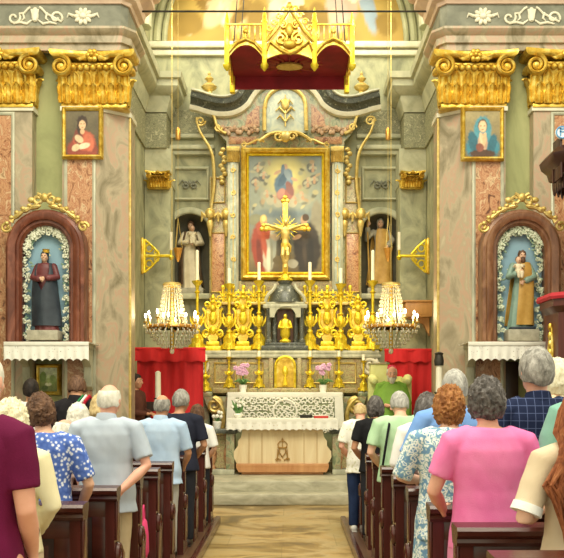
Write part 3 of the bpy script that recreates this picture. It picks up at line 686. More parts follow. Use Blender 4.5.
# ------------------------------------------------------------------ high altar and altarpiece
RY = 15.42
t = thing('altarpiece', 'tall mottled marble altarpiece with a curved dark cornice around the central painting', 'altarpiece', (0, 15.9, 0))
off = (0, 15.9, 0)
def B(mb, name, m, **k): return mb.build(name, m, t, off, **k)
half = [(1.02,2.2),(1.02,5.9),(1.12,6.0),(1.2,6.15),(1.2,6.45),(.72,6.5),(.6,6.8),(.34,7.0),(0,7.05)]
B(MB().prism([(x, z) for x, z in half]+[(-x, z) for x, z in reversed(half[:-1])], 15.6, 15.88), 'back_slab', GREENM)
for s in (-1, 1):
    B(MB().box(*sorted((s*.80, s*.99)), 15.45, 15.62, 3.1, 5.75, .01), 'pilaster', GREYM)
    B(MB().box(*sorted((s*.845, s*.945)), 15.435, 15.46, 3.3, 5.5, .005), 'pilaster_panel', M_noise('blue_grey_marble', [(.3,'#8d9a92'),(.55,'#b4bcae'),(.8,'#d5d6c4')], 5, .35, 0, 2))
    B(MB().box(*sorted((s*.77, s*1.02)), 15.4, 15.62, 2.3, 3.1, .02).box(*sorted((s*.76, s*1.03)), 15.38, 15.62, 3.02, 3.1, .01), 'pedestal', ALTARM)
    B(MB().box(*sorted((s*1.0, s*1.32)), 15.62, 15.88, 2.2, 5.3, .02), 'side_panel', ALTARM)
    # gilded composite cap and pendant drop
    c = MB()
    for i in range(5): leaf(c, s*.895-.08+.04*i, 15.45, 5.5, .05, .2, .03)
    c.box(*sorted((s*.78, s*1.01)), 15.40, 15.6, 5.68, 5.76, .01); B(c, 'pilaster_cap', GOLD_P)
    # long scrolling volute on the flank
    v = MB(); x = lambda q: s*q
    v.tube(chain([(x(1.54),15.56,6.3)], bez((x(1.54),15.56,6.3),(x(1.5),15.56,5.9),(x(1.25),15.56,5.9),(x(1.24),15.56,5.45)), bez((x(1.24),15.56,5.45),(x(1.2),15.56,5.0),(x(1.3),15.56,4.9),(x(1.28),15.56,4.55))), [.016+.014*math.sin(PI*i/30) for i in range(31)], 8)
    B(v, 'side_volute', GOLD_P)
    v = MB().tube(spiral(x(1.47), 6.24, .09, .02, 1.5, 0, 15.56, 24, s), .018, 8); B(v, 'volute_scroll', GOLD_P)
    # cherub heads with wings
    for z, xx in ((4.62,1.30),(4.62,1.02)):
        h = MB().ball((s*xx,15.5,z), (.075,.07,.09), 12, 9).ball((s*xx,15.53,z+.03), (.085,.06,.085), 12, 9)
        for w in (-1, 1): h.tube([(s*xx+w*.06,15.54,z-.05),(s*xx+w*.13,15.54,z+.02),(s*xx+w*.15,15.55,z-.12)], [.04,.05,.01], 8, flat=.5)
        h.ball((s*xx,15.54,z-.16), (.06,.05,.1), 10, 8); h.tube([(s*xx,15.54,z-.2),(s*xx,15.54,z-.38)], [.05,.015], 8); B(h, 'gilded_cherub', GOLD_P)
    g = MB()
    for i in range(9): g.ball((s*(1.08+.035*math.sin(i*1.9)),15.58,5.75-.07*i), (.05,.04,.045), 8, 6)
    B(g, 'fruit_swag', GOLD_P)
    # urn finials
    u = MB().lathe([(.12,0),(.12,.05),(.05,.08),(.04,.14),(.11,.18),(.14,.22),(.07,.28),(.03,.30),(.08,.36),(.02,.42),(.03,.45),(.0,.5)], (s*1.32,15.6,6.62), 14); B(u, 'urn_finial', GOLD_P)
    cl = MB()
    for i in range(14): cl.ball((s*(.48+.05*i),15.56,6.08+.05*math.sin(i*1.7)), (.035,.025,.045), 8, 6); cl.tube(spiral(s*(.5+.05*i),6.1,.05,.01,1.1,i,15.57,10,s), .012, 6)
    B(cl, 'foliage_frieze', M_noise('rose_relief', [(.3,'#a07a5e'),(.6,'#c2a384'),(.8,'#d6c3a0')], 9, .6))
RUSTM = M_noise('rust_marble', [(.32,'#6d3f2a'),(.44,'#a5704c'),(.52,'#c39a70'),(.58,'#8c5a3e'),(.7,'#d0b287')], 9, .35, 0, 1.8)
for s in (-1, 1):
    B(MB().box(*sorted((s*1.06, s*1.27)), 15.6, 15.64, 3.3, 4.3, .008), 'rust_inlay', RUSTM)
    B(MB().box(*sorted((s*.50, s*.98)), 15.585, 15.61, 5.85, 5.98, .006), 'attic_inlay', RUSTM)
    B(MB().prism([(s*a, b) for a, b in ((.45,6.15),(.7,6.15),(.66,6.34),(.5,6.5),(.45,6.5))], 15.58, 15.61), 'attic_inlay', RUSTM)
    fr_ = MB(); frame_rect(fr_, *sorted((s*1.06, s*1.27)), 3.3, 4.3, .022, 15.58, 15.63); frame_rect(fr_, *sorted((s*1.06, s*1.27)), 4.85, 5.25, .02, 15.58, 15.63); B(fr_, 'inlay_frame', GOLD_P)
    B(MB().box(*sorted((s*.82, s*.97)), 15.37, 15.39, 2.45, 2.95, .005), 'pedestal_inlay', RUSTM)
    g = MB()
    for i in range(5): g.tube(spiral(s*.895, 5.35-.38*i, .045, .012, 1.3, i*1.3, 15.425, 14, s if i % 2 else -s), .012, 6)
    g.tube([(s*.895, 15.43, 5.45), (s*.895, 15.43, 3.45)], .008, 6); B(g, 'gilded_tendril', GOLD_P)
    g = MB()
    for i in range(6): g.ball((s*(.72+.015*(i % 2)), 15.42, 5.72-.05*i), (.03,.03,.03), 8, 6)
    g.tube(bez((s*.36,15.5,5.86),(s*.5,15.46,5.98),(s*.6,15.46,5.75),(s*.72,15.46,5.83)), [.02]*15, 7); g.tube(spiral(s*.72,5.80,.05,.012,1.2,PI/2,15.45,14,s), .014, 6); B(g, 'frame_crest_scroll', GOLD_P)
    g = MB().tube(bez((s*1.02,15.54,6.02),(s*1.3,15.52,6.1),(s*1.12,15.52,6.3),(s*1.34,15.54,6.4)), .026, 7); g.tube(spiral(s*1.16,6.12,.07,.015,1.3,0,15.53,16,s), .018, 6); B(g, 'attic_scroll', GOLD_P)
# curved cornice: profile swept along a breaking curve
def cpath(s): return chain([(s*1.64,0,6.5),(s*1.5,0,6.47)], bez((s*1.5,0,6.47),(s*1.1,0,6.32),(s*.85,0,6.35),(s*.66,0,6.55)), bez((s*.66,0,6.55),(s*.5,0,6.86),(s*.3,0,6.95),(0,0,6.95)))
P = cpath(-1); P += list(reversed(cpath(1)))[1:]
def sweep(prof, P, y, name, m):
    rings = []
    for i, p in enumerate(P):
        d = (P[min(i+1, len(P)-1)]-P[max(i-1, 0)]).normalized(); n = Vector((-d.z, 0, d.x))
        rings.append([(p.x+n.x*o, y-q, p.z+n.z*o) for q, o in prof])
    return B(MB().loft(rings), name, m)
sweep([(0,-.02),(.12,0),(.16,.06),(.26,.1),(.28,.18),(.22,.2),(0,.2)], P, 15.6, 'cornice', DARKM)
sweep([(0,-.08),(.1,-.07),(.13,-.02),(.13,0),(0,0)], P, 15.6, 'cornice_bed', STUCCO_W)
sweep([(0,.19),(.3,.185),(.32,.2),(.32,.225),(0,.23)], P, 15.6, 'cornice_cap', GREYM)
# arched attic panel with its gilded spray
out = [(-.36,6.02),(.36,6.02),(.36,6.45)]+arc_pts(0,6.45,.34,0,PI,16)+[(-.36,6.45)]
B(MB().prism(out, 15.5, 15.62), 'attic_panel', M_noise('attic_marble', [(.3,'#8f9c98'),(.55,'#b8bfae'),(.8,'#cfcaa6')], 6, .4, 0, 1.5))
m_ = MB().tube([(-.36,15.48,6.05),(-.36,15.48,6.45)]+arc_pts(0,6.45,.35,PI,0,18,15.48)+[(.36,15.48,6.05)], .035, 8); B(m_, 'attic_moulding', GOLD_P)
g = MB().tube([(0,15.47,6.12),(0,15.46,6.66)], [.015,.01], 6)
for s in (-1, 1):
    for z, l in ((6.2,.15),(6.34,.17),(6.46,.13)): g.tube([(0,15.46,z),(s*l*.6,15.45,z+.1),(s*l,15.46,z+.04)], [.012,.028,.008], 7)
g.ball((0,15.45,6.5), (.07,.03,.1), 12, 8); B(g, 'gilded_spray', GOLD_P)
k = MB(); 
for s in (-1, 1): k.tube(chain([(0,15.46,6.0)], bez((0,15.46,5.98),(s*.15,15.44,6.05),(s*.28,15.44,6.0),(s*.45,15.46,5.86))), .03, 7); k.tube(spiral(s*.12,5.93,.08,.02,1.2,0,15.42,16,s), .022, 7)
k.ball((0,15.42,5.93), (.09,.05,.1), 12, 8); B(k, 'keystone_cartouche', GOLD_P)
B(MB().box(-.8,.8,15.42,15.62,3.06,3.46,.02).box(-.85,.85,15.36,15.62,3.0,3.1,.015), 'predella', ALTARM)
B(MB().box(-1.55,1.55,15.55,15.9,.3,2.6,.02), 'podium', ALTARM)

# altar painting
pa = Pic(grad((0,'#6f5f42'),(.12,'#8a7a58'),(.25,'#7d7c68'),(.45,'#8d948c'),(.62,'#9aa294'),(1,'#7f8a88')), 1.5, .16, 11)
pa.e(.5,.83,.36,.22,'#d8c878',0,.9).e(.5,.85,.22,.15,'#ecdf94',0,.9)
pa.e(.5,.70,.13,.09,'#b98076').e(.47,.76,.13,.1,'#5c7890',-20).e(.53,.82,.08,.08,'#7b90a4').e(.5,.9,.035,.035,'#d3ab8c').e(.39,.86,.06,.015,'#d3ab8c',30).e(.62,.8,.06,.014,'#d3ab8c',-20).e(.47,.87,.03,.06,'#6f86a0')
for u, v, c in ((.13,.9,'#6e726c'),(.2,.82,'#595f60'),(.09,.78,'#6b6a64'),(.86,.9,'#5d6264'),(.9,.8,'#6a6a62'),(.8,.76,'#767468'),(.22,.66,'#a7a692'),(.3,.62,'#b3b09a'),(.7,.64,'#b0ae9a'),(.8,.62,'#a5a491'),(.6,.6,'#bcb7a0'),(.4,.6,'#b6b29c')): pa.e(u, v, .07, .045, c, 20)
for u, v in ((.15,.93),(.21,.85),(.87,.93),(.82,.8),(.24,.69),(.72,.68),(.34,.65),(.62,.64)): pa.e(u, v, .028, .02, '#cfae92')
pa.e(.5,.5,.5,.05,'#6f7f88',0,.8).e(.93,.45,.08,.18,'#9a937e').e(.1,.45,.12,.05,'#8b8b70')
pa.e(.17,.2,.14,.22,'#a4422c',8).e(.28,.18,.09,.2,'#d4cfba',-4).e(.33,.24,.05,.14,'#b5b8a8').e(.2,.36,.09,.09,'#b4543a',30).e(.2,.45,.05,.05,'#d9bc6a').e(.22,.415,.035,.03,'#c99a78').e(.36,.3,.08,.03,'#c9b49a',-15)
pa.e(.8,.2,.2,.24,'#33291f').e(.74,.32,.14,.1,'#43372a',-20).e(.76,.45,.05,.045,'#c49c7c').e(.78,.47,.05,.035,'#4c3826').e(.66,.3,.07,.02,'#c49c7c',20).e(.6,.07,.08,.04,'#c4c0b0').e(.47,.2,.1,.12,'#5d543f').e(.42,.1,.1,.04,'#7a6a48')
for q_ in range(60):
    u_, v_ = (q_*.381966) % 1, (q_*.618034*1.7) % 1
    pa.e(.04+.92*u_, .52+.44*v_, .03+.03*((q_*.29) % 1), .012+.014*((q_*.53) % 1), ('#a9a78c','#6b6c5c','#c4bb90','#7d7f70','#b39a78')[q_ % 5], (q_*67) % 180-90, .5) if abs(u_-.5) > .2 else None
for u, v in ((.12,.9),(.2,.84),(.09,.78),(.88,.9),(.9,.8),(.81,.77),(.25,.68),(.74,.66),(.36,.63),(.64,.62)):
    pa.e(u-.03, v, .035, .014, '#b9b59c', 35, .3).e(u+.03, v, .035, .014, '#b0ab92', -35, .3).e(u, v-.02, .022, .022, '#c39a78', 0, .3).e(u, v+.014, .018, .012, '#c9a282', 0, .3)
pa.e(.5,.66,.12,.05,'#a8685c',10).e(.44,.68,.05,.05,'#c08a7c',-30).e(.56,.72,.05,.07,'#8c5a58',20).e(.46,.79,.05,.07,'#4a6580',-30).e(.53,.84,.04,.06,'#8fa0ae',25)
pa.e(.14,.15,.04,.16,'#7d3020',6,.4).e(.21,.24,.04,.14,'#c25a3c',10,.4).e(.27,.12,.03,.13,'#efe8d4',0,.4).e(.31,.14,.02,.13,'#a8a690',0,.4).e(.2,.46,.03,.03,'#efd890').e(.85,.17,.05,.17,'#221b15',0,.5).e(.76,.2,.03,.17,'#4c3e30',5,.5).e(.70,.36,.05,.03,'#54453a',30,.4)
_pa = pa
pa = lambda u, v: tuple(x*.72 for x in _pa(u, v)[:3])+(1,)
tp = thing('altar_painting', 'large gilt-framed painting of figures under a glowing sky, centre of the altarpiece', 'painting', (0, 15.42, 3.5))
painted('canvas', PAINT, tp, -.62, .62, .11, 2.09, -.02, pa, 90, 140)
mb = MB(); frame_rect(mb, -.62, .62, .11, 2.09, .05, -.06, .04); mb.build('inner_frame', GOLD_Y, tp)
mb = MB(); frame_rect(mb, -.67, .67, .06, 2.14, .09, -.1, .04); mb.build('outer_frame', GOLD, tp)

# high altar: steps, mensa with lace frontal, gradine
MB().box(-1.3,1.3,14.15,15.6,.3,.45,.02).box(-1.2,1.2,14.38,15.6,.45,.6,.02).build('altar_step', STONE, None, (0,14.8,.3), kind='structure').name = 'trim_15'
t = thing('high_altar', 'carved mottled marble high altar with gold tabernacle door and scrolled sides', 'altar', (0, 15.0, .6)); off = (0, 15.0, .6)
B(MB().box(-.86,.86,14.66,15.3,.6,1.47,.02), 'altar_block', ALTARM)
B(MB().box(-.95,.95,14.6,15.3,1.47,1.535,.015), 'mensa_slab', GREYM)
B(MB().box(-1.52,1.52,15.02,15.52,1.5,2.12,.02), 'gradine', ALTARM)
B(MB().box(-1.6,1.6,14.96,15.54,2.12,2.18,.015).box(-1.57,1.57,14.98,15.54,2.18,2.245,.02), 'gradine_shelf', GREYM)
B(MB().box(-1.2,1.2,14.86,15.05,1.535,1.62,.012), 'candle_step', ALTARM)
for s in (-1, 1):
    for xx in (.55, 1.0):
        f = MB(); frame_rect(f, s*xx-.16, s*xx+.16, 1.72, 2.02, .03, 14.99, 15.03); B(f, 'gradine_panel', GOLD_P)
    v = MB(); v.prism([(s*a, b) for a, b in ((.86,.6),(1.28,.6),(1.3,.75),(1.2,.95),(1.18,1.15),(1.28,1.3),(1.34,1.48),(.86,1.48))], 14.78, 15.3)
    B(v, 'flank', GREENM)
    v = MB().tube(spiral(s*1.16,1.33,.13,.03,1.6,PI/2,14.76,26,s), [.04-.02*i/26 for i in range(27)], 8); v.tube(bez((s*1.18,14.76,1.46),(s*.92,14.74,1.3),(s*1.0,14.74,.95),(s*1.12,14.76,.72)), .04, 8); v.tube(spiral(s*1.1,.78,.1,.03,1.4,PI,14.76,20,-s), .03, 8); B(v, 'flank_scroll', GOLD_P)
    a = MB().box(*sorted((s*1.2,s*1.62)),14.85,15.4,1.48,1.56,.02).box(*sorted((s*1.25,s*1.6)),14.9,15.4,.45,1.48,.02); B(a, 'end_block', GREENM)
    v = MB().tube(spiral(s*1.42,2.0,.14,.03,1.5,-PI/2,15.0,24,-s), .035, 8); v.tube(bez((s*1.5,14.99,2.1),(s*1.62,14.97,1.9),(s*1.42,14.97,1.75),(s*1.55,14.99,1.56)), .04, 8); B(v, 'gradine_scroll', STUCCO_W)
d = MB(); o = [(-.14,1.63),(.14,1.63),(.14,1.98)]+arc_pts(0,1.98,.14,0,PI,12)[1:-1]+[(-.14,1.98)]; d.prism(o, 14.95, 15.03); B(d, 'tabernacle_door', GOLD)
d = MB().tube([(-.16,14.96,1.62)]+arc_pts(0,1.98,.16,PI,0,14,14.96)+[(.16,14.96,1.62)], .025, 8); d.ball((0,14.94,1.9),(.05,.03,.08)); d.tube([(0,14.93,1.66),(0,14.93,1.82)],[.05,.015],8); B(d, 'door_relief', GOLD_Y)
for s in (-1, 1): B(MB().box(*sorted((s*.2,s*.27)),14.95,15.05,1.6,2.12,.01), 'tabernacle_pilaster', ALTARM)
# lace frontal on the high altar
fc = thing('altar_frontal', 'white lace frontal with leafy pattern hanging on the high altar', 'altar cloth', (0, 14.6, 1.5))
MB().box(-.93,.93,-.03,.24,.036,.05,.004).build('top_cloth', LINEN, fc)
MB().box(-.93,.93,-.035,-.025,-.04,.05,.003).build('top_border', LINEN, fc)
MB().box(-.8,.8,-.02,.01,-.86,-.03).build('green_backing', M_noise('frontal_green', [(.3,'#7f8765'),(.7,'#9aa07e')], 8, .8), fc)
for s in (-1, 1): MB().prism([(s*.80,-.03),(s*.93,-.03),(s*.98,-.88),(s*.82,-.88)], -.04, .02).build('side_drape', LINEN, fc)
lf = MB(); rr = random.Random(3)
for i in range(15):
    for j in range(5):
        x = -.74+1.48*i/14; z = -.09-.115*j; s = 1 if (i+j) % 2 else -1
        lf.tube(spiral(x, z, .062, .012, 1.2, rr.uniform(0,6), -.032, 12, s), .010, 6)
        for a in range(5): lf.ball((x+.04*math.cos(a*1.256+i), -.034, z+.04*math.sin(a*1.256+i)), (.02,.01,.013), 6, 4)
lf.tube([(.19*math.cos(a), -.036, -.26+.19*math.sin(a)) for a in [i*2*PI/24 for i in range(24)]], .018, 6, loop=True)
lf.build('lace_leaf_pattern', LINEN, fc)

# tabernacle tempietto
t = thing('tabernacle_canopy', 'small domed marble canopy with dark columns sheltering a golden figure', 'tabernacle', (0, 15.2, 2.245)); off = (0, 15.2, 2.245)
B(MB().box(-.4,.4,15.0,15.4,2.245,2.33,.015).box(-.34,.34,15.03,15.4,2.33,2.38,.01), 'base', DARKM)
for x, y in ((-.28,15.08),(.28,15.08),(-.18,15.2),(.18,15.2)):
    B(MB().lathe([(.06,0),(.06,.04),(.04,.06),(.045,.3),(.038,.5),(.06,.54),(.06,.58)], (x,y,2.38), 12), 'column', DARKM)
B(MB().prism([(-.22,2.38),(.22,2.38),(.22,2.9)]+arc_pts(0,2.8,.2,.5,PI-.5,8)+[(-.22,2.9)], 15.3, 15.4), 'back_niche', BROWNM2)
B(MB().box(-.37,.37,15.0,15.4,2.95,3.02,.015).box(-.33,.33,15.04,15.38,3.02,3.06,.01), 'entablature', GREYM)
a_ = MB().prism([(-.26,2.8),(-.18,2.8)]+arc_pts(0,2.8,.18,PI,0,14)[1:-1]+[(.18,2.8),(.26,2.8),(.26,2.97),(-.26,2.97)], 15.0, 15.12); B(a_, 'arch', GREYM)
B(MB().lathe([(.28,0),(.27,.06),(.25,.16),(.18,.26),(.1,.31),(.12,.34),(.12,.37)], (0,15.2,3.06), 20, 1, .75), 'dome', DARKM)
for s in (-1, 1): B(MB().tube(bez((s*.33,15.06,3.06),(s*.3,15.04,3.25),(s*.18,15.04,3.2),(s*.16,15.06,3.36)), [.03]*15, 7), 'dome_scroll', GREYM)
r = thing('reliquary_figure', 'golden standing figure under the small domed tabernacle canopy', 'statue', (0,15.08,2.38)); off = (0,0,0)
MB().lathe([(.09,0),(.1,.03),(.05,.07),(.085,.12),(.08,.26),(.085,.36),(.05,.4),(.02,.41)], (0,0,0), 16, 1, .7).build('robe', GOLD_Y, r)
MB().ball((0,-.01,.44),(.035,.035,.045)).build('head', GOLD_Y, r)
for s in (-1, 1): MB().tube([(s*.07,0,.35),(s*.1,-.03,.25),(s*.03,-.08,.24)], [.03,.028,.02], 8, True).build('arm', GOLD_Y, r)
# crucifix
t = thing('crucifix', 'golden crucifix standing on the tabernacle dome before the altar painting', 'crucifix', (0, 15.2, 3.43)); off = (0, 15.2, 3.43)
def trefoil(mb, x, z): 
    for a in range(3): mb.ball((x+.04*math.cos(a*2.094+PI/2), 15.2, z+.04*math.sin(a*2.094+PI/2)), (.042,.03,.042), 10, 7)
mb = MB().box(-.045,.045,15.18,15.22,3.5,4.76,.008).box(-.34,.34,15.18,15.22,4.28,4.37,.008)
for x, z in ((-.36,4.325),(.36,4.325),(0,4.8)): trefoil(mb, x, z)
B(mb, 'cross', GOLD)
B(MB().lathe([(.13,0),(.13,.03),(.08,.05),(.06,.1),(.03,.12),(.05,.15)], (0,15.2,3.43), 14), 'foot', GOLD_Y)
rb = MB()
for i in range(16):
    a = 2*PI*i/16; rb.tube([(.07*math.cos(a),15.19,4.325+.07*math.sin(a)),(.22*math.cos(a),15.19,4.325+.22*math.sin(a))],[.012,.003],5)
B(rb, 'ray_burst', GOLD_Y)
cb = MB(); q = lambda x, y, z: (x, 15.15+y, 3.72+z)
cb.loft([[q(rx*math.cos(a)+xo, ry*math.sin(a), z) for a in [i*2*PI/16 for i in range(16)]] for z, rx, ry, xo in ((.26,.05,.04,0),(.32,.065,.045,0),(.40,.055,.04,0),(.5,.075,.05,0),(.58,.08,.045,0),(.61,.04,.03,0))])
cb.ball(q(.01,-.02,.69), (.04,.045,.055)); cb.tube([q(0,0,.6),q(.01,-.01,.66)], .022, 8)
for s in (-1, 1):
    cb.tube([q(s*.07,0,.58),q(s*.18,.01,.62),q(s*.26,.02,.645)], [.03,.024,.018], 8, True); cb.ball(q(s*.29,.02,.655), (.03,.012,.018))
    for f in range(4): cb.tube([q(s*.30,.015,.645+.008*f),q(s*.34,.01,.643+.012*f)], .005, 5, True)
    cb.tube([q(s*.03,0,.28),q(s*.045,-.05,.13),q(s*.015,-.01,-.02),q(s*.012,-.05,-.07)], [.042,.034,.022,.018], 8, True)
remeshed(cb, 'corpus', GOLD_P, t, .007, 2).location = (0, -15.2, -3.43)
wr = MB().loft([[q(rx*math.cos(a), .052*math.sin(a)-.0, z) for a in [i*2*PI/16 for i in range(16)]] for z, rx in ((.22,.07),(.3,.075),(.34,.072))]); wr.tube([q(.05,-.04,.33),q(.09,-.04,.28),q(.09,-.03,.18)], [.02,.02,.008], 7); B(wr, 'loincloth', GOLD)

# gilded fretwork galleries beside the tabernacle
def gallery(label, x0, x1):
    t = thing('gilded_gallery', label, 'gallery', ((x0+x1)/2, 15.3, 3.06), 0, 'gilded fretwork galleries'); w = (x1-x0)/2
    MB().box(-w,w,-.06,.2,-.03,.02,.008).build('shelf', GOLD_P, t)
    for s in (-1, 1): MB().box(*sorted((s*w*.9,s*w*.8)),-.03,.06,-.82,-.03,.01).build('support', ALTARM, t)
    for i in range(5):
        x = -w+.1+(2*w-.2)*i/4; g = MB()
        for s in (-1, 1): g.tube(spiral(x+s*.05,.09,.055,.012,1.2,-PI/2,0,14,s), .013, 6); g.tube([(x,0,.08),(x+s*.05,0,.2),(x+s*.1,0,.19)], [.014,.016,.006], 6)
        g.tube([(x,0,0),(x,0,.24)], [.016,.02], 6); g.ball((x,0,.27),(.035,.025,.045)); g.ball((x,-.01,.12),(.03,.03,.03)); g.build('fret_scroll', GOLD_Y, t)
    g = MB()
    for k in range(4): x = -w+.1+(2*w-.2)*(k+.5)/4; g.tube([(x+.08*math.cos(a),0,.1+.08*math.sin(a)) for a in [i*2*PI/14 for i in range(14)]], .012, 6, loop=True); g.ball((x,0,.1),(.03,.02,.03)); g.tube([(x,0,.18),(x,0,.24)],[.02,.006],6)
    g.build('fret_ring', GOLD_Y, t)
gallery('gilded openwork gallery on the left of the tabernacle, behind the candlesticks', wx(217,15.3), wx(270,15.3))
gallery('gilded openwork gallery on the right of the tabernacle, behind the candlesticks', wx(299,15.3), wx(356,15.3))

# candlesticks
CANDLE = M_noise('candle_wax', [(.3,'#ece4c8'),(.7,'#f6f0dc')], 5, .45)
def candlestick(label, name, x, y, z, H, ch, k, m, group):
    t = thing(name, label, 'candlestick', (x, y, z), 0, group)
    b = MB()
    for i in range(3):
        a = -PI/2+i*2*PI/3; c, s = math.cos(a), math.sin(a)
        b.tube([(.03*k*c,.03*k*s,.34*k),(.1*k*c,.1*k*s,.25*k),(.09*k*c,.09*k*s,.13*k),(.17*k*c,.17*k*s,.09*k),(.19*k*c,.19*k*s,.02*k)], [.03*k,.04*k,.045*k,.045*k,.035*k], 8, True)
        b.ball((.19*k*c,.19*k*s,.03*k),(.045*k,.045*k,.03*k))
    b.lathe([(.15*k,.03*k),(.13*k,.12*k),(.07*k,.26*k),(.03*k,.36*k)], n=16); b.build('tripod_base', m, t)
    S = H-.36*k; q = lambda f: .34*k+S*f
    MB().lathe([(.035*k,q(0)),(.06*k,q(.03)),(.06*k,q(.06)),(.03*k,q(.09)),(.05*k,q(.14)),(.085*k,q(.24)),(.075*k,q(.3)),(.035*k,q(.36)),(.06*k,q(.39)),(.03*k,q(.42)),(.028*k,q(.6)),(.035*k,q(.76)),(.06*k,q(.79)),(.03*k,q(.82)),(.04*k,q(.9)),(.1*k,q(.97)),(.11*k,q(1.0))], n=16).build('stem', m, t)
    l = MB()
    for i in range(6):
        a = i*PI/3; l.tube([(.06*k*math.cos(a),.06*k*math.sin(a),q(.14)),(.12*k*math.cos(a),.12*k*math.sin(a),q(.24)),(.14*k*math.cos(a),.14*k*math.sin(a),q(.33))],[.02*k,.03*k,.008*k],6)
    l.build('leaf_knop', m, t)
    if ch: 
        MB().lathe([(.03,H),(.028,H+ch*.97),(.01,H+ch)], n=12).build('candle', CANDLE, t)
    return t
Lr = ['leftmost','second from the left','third from the left','third from the right','second from the right','rightmost']
tops = [250,268,262,262,268,250]
for i, (px, d) in enumerate(((197,14.9),(229,15.15),(259,15.1),(310,15.1),(341,15.15),(373,14.9))):
    x = wx(px, 15.1); y = 15.14; H = wz(283 if i in (1,4) else 280, y)-2.245; top = wz(tops[i], y)-2.245
    candlestick(f'tall golden candlestick with long white candle on the altar shelf, {Lr[i]}', 'altar_candlestick', x, y, 2.245, H, top-H, .85, GOLD_Y, 'tall golden candlesticks on the altar shelf')
for i, px in enumerate((210,229,259,310,339,360)):
    x = wx(px, 14.93); z = 1.62
    if i in (0, 5): z = 1.56; x = -1.32 if i == 0 else 1.3
    candlestick(f'short golden candlestick below the altar shelf, {Lr[i]}', 'small_candlestick', x, 14.93, z, .52, .1, .5, GOLD_Y, 'short golden candlesticks on the lower altar ledge')
# ornate reliquaries between them
def reliquary(label, x, H):
    t = thing('reliquary', label, 'reliquary', (x, 15.2, 2.245), 0, 'gilded reliquaries on the altar shelf')
    MB().box(-.14,.14,-.1,.1,0,.08,.012).box(-.11,.11,-.08,.08,.08,.16,.012).build('foot', GOLD_Y, t)
    o = [(-.05,.14),(.05,.14),(.1,.25),(.07,.4),(.13,.52),(.12,.68),(.06,.8),(.04,H-.05),(-.04,H-.05),(-.06,.8),(-.12,.68),(-.13,.52),(-.07,.4),(-.1,.25)]
    MB().prism(o, -.02, .03).build('back_plate', GOLD, t)
    for s in (-1, 1):
        g = MB(); g.tube(spiral(s*.11,.3,.07,.015,1.3,-PI/2,-.03,16,s), .022, 7); g.tube(bez((s*.07,-.03,.36),(s*.22,-.03,.5),(s*.05,-.03,.6),(s*.17,-.03,.72)), .024, 7); g.tube(spiral(s*.1,.78,.06,.015,1.2,-PI/2,-.03,14,-s), .02, 7)
        g.tube([(s*.15,-.02,.5),(s*.19,-.02,.56),(s*.17,-.02,.63)], [.02,.02,.006], 6); g.build('scroll_work', GOLD_Y, t)
    c = MB().ball((0,-.04,.56),(.07,.05,.12)); c.ball((0,-.06,.72),(.05,.05,.06)); c.ball((0,-.05,.35),(.06,.04,.07)); c.build('relief_figure', GOLD_Y, t)
    f = MB().lathe([(.05,0),(.06,.03),(.03,.06),(.045,.1),(.01,.16)], (0,0,H-.1), 12); f.tube([(-.06,0,H-.02),(.06,0,H-.02)], .012, 6); f.build('finial', GOLD_Y, t)
for lab, px, H in (('outer left','213',.9),('inner left','243',.98),('inner right','327',.98),('outer right','358',.9)):
    reliquary(f'ornate gilded reliquary on the altar shelf between candlesticks, {lab} of the four', wx(float(px),15.2), H)

# orchids in white pots on the ledge
POT = M_noise('white_ceramic', [(.3,'#e6e4da'),(.7,'#f4f2ea')], 5, .3); LEAFG = M_noise('plant_leaf', [(.3,'#3f6a34'),(.7,'#6b9450')], 10, .5); ORCH = M_noise('orchid_petal', [(.3,'#c98bb4'),(.6,'#e3b7d4'),(.8,'#f2dcea')], 25, .6)
def orchid(label, x, y, z, sd):
    rr = random.Random(sd); t = thing('potted_orchid', label, 'orchid', (x,y,z), 0, 'potted orchids on the high altar')
    MB().lathe([(.05,0),(.065,.11),(.07,.12),(.06,.12),(.055,.1)], n=16).build('pot', POT, t)
    for i in range(6):
        a = rr.uniform(0,6.28); l = rr.uniform(.12,.18); MB().tube([(0,0,.11),(l*.5*math.cos(a),l*.5*math.sin(a),.2),(l*math.cos(a),l*math.sin(a),.17)], [.01,.03,.005], 8, flat=.35).build('leaf', LEAFG, t)
    for i in range(3):
        a = (-.5+i*.5); s = MB(); top = Vector((.16*a,rr.uniform(-.05,.0),.42)); P = bez((0,0,.1),(0,0,.3),(.08*a,0,.42),top); s.tube(P, .005, 6); s.build('stem', LEAFG, t)
        for j in range(4):
            p = P[8+2*j-2]+Vector((rr.uniform(-.06,.06),-.02,rr.uniform(-.02,.05))); f = MB()
            for k in range(5): f.ball(p+Vector((.024*math.cos(k*1.257),-.004,.024*math.sin(k*1.257))), (.02,.008,.02), 8, 5)
            f.ball(p+Vector((0,-.012,0)), .009, 6, 4); f.build('flower', ORCH, t)
orchid('pink orchid in white pot on the high altar left of the tabernacle door', wx(243,14.75), 14.75, 1.55, 1)
orchid('pink orchid in white pot on the high altar right of the tabernacle door', wx(323,14.75), 14.75, 1.55, 2)

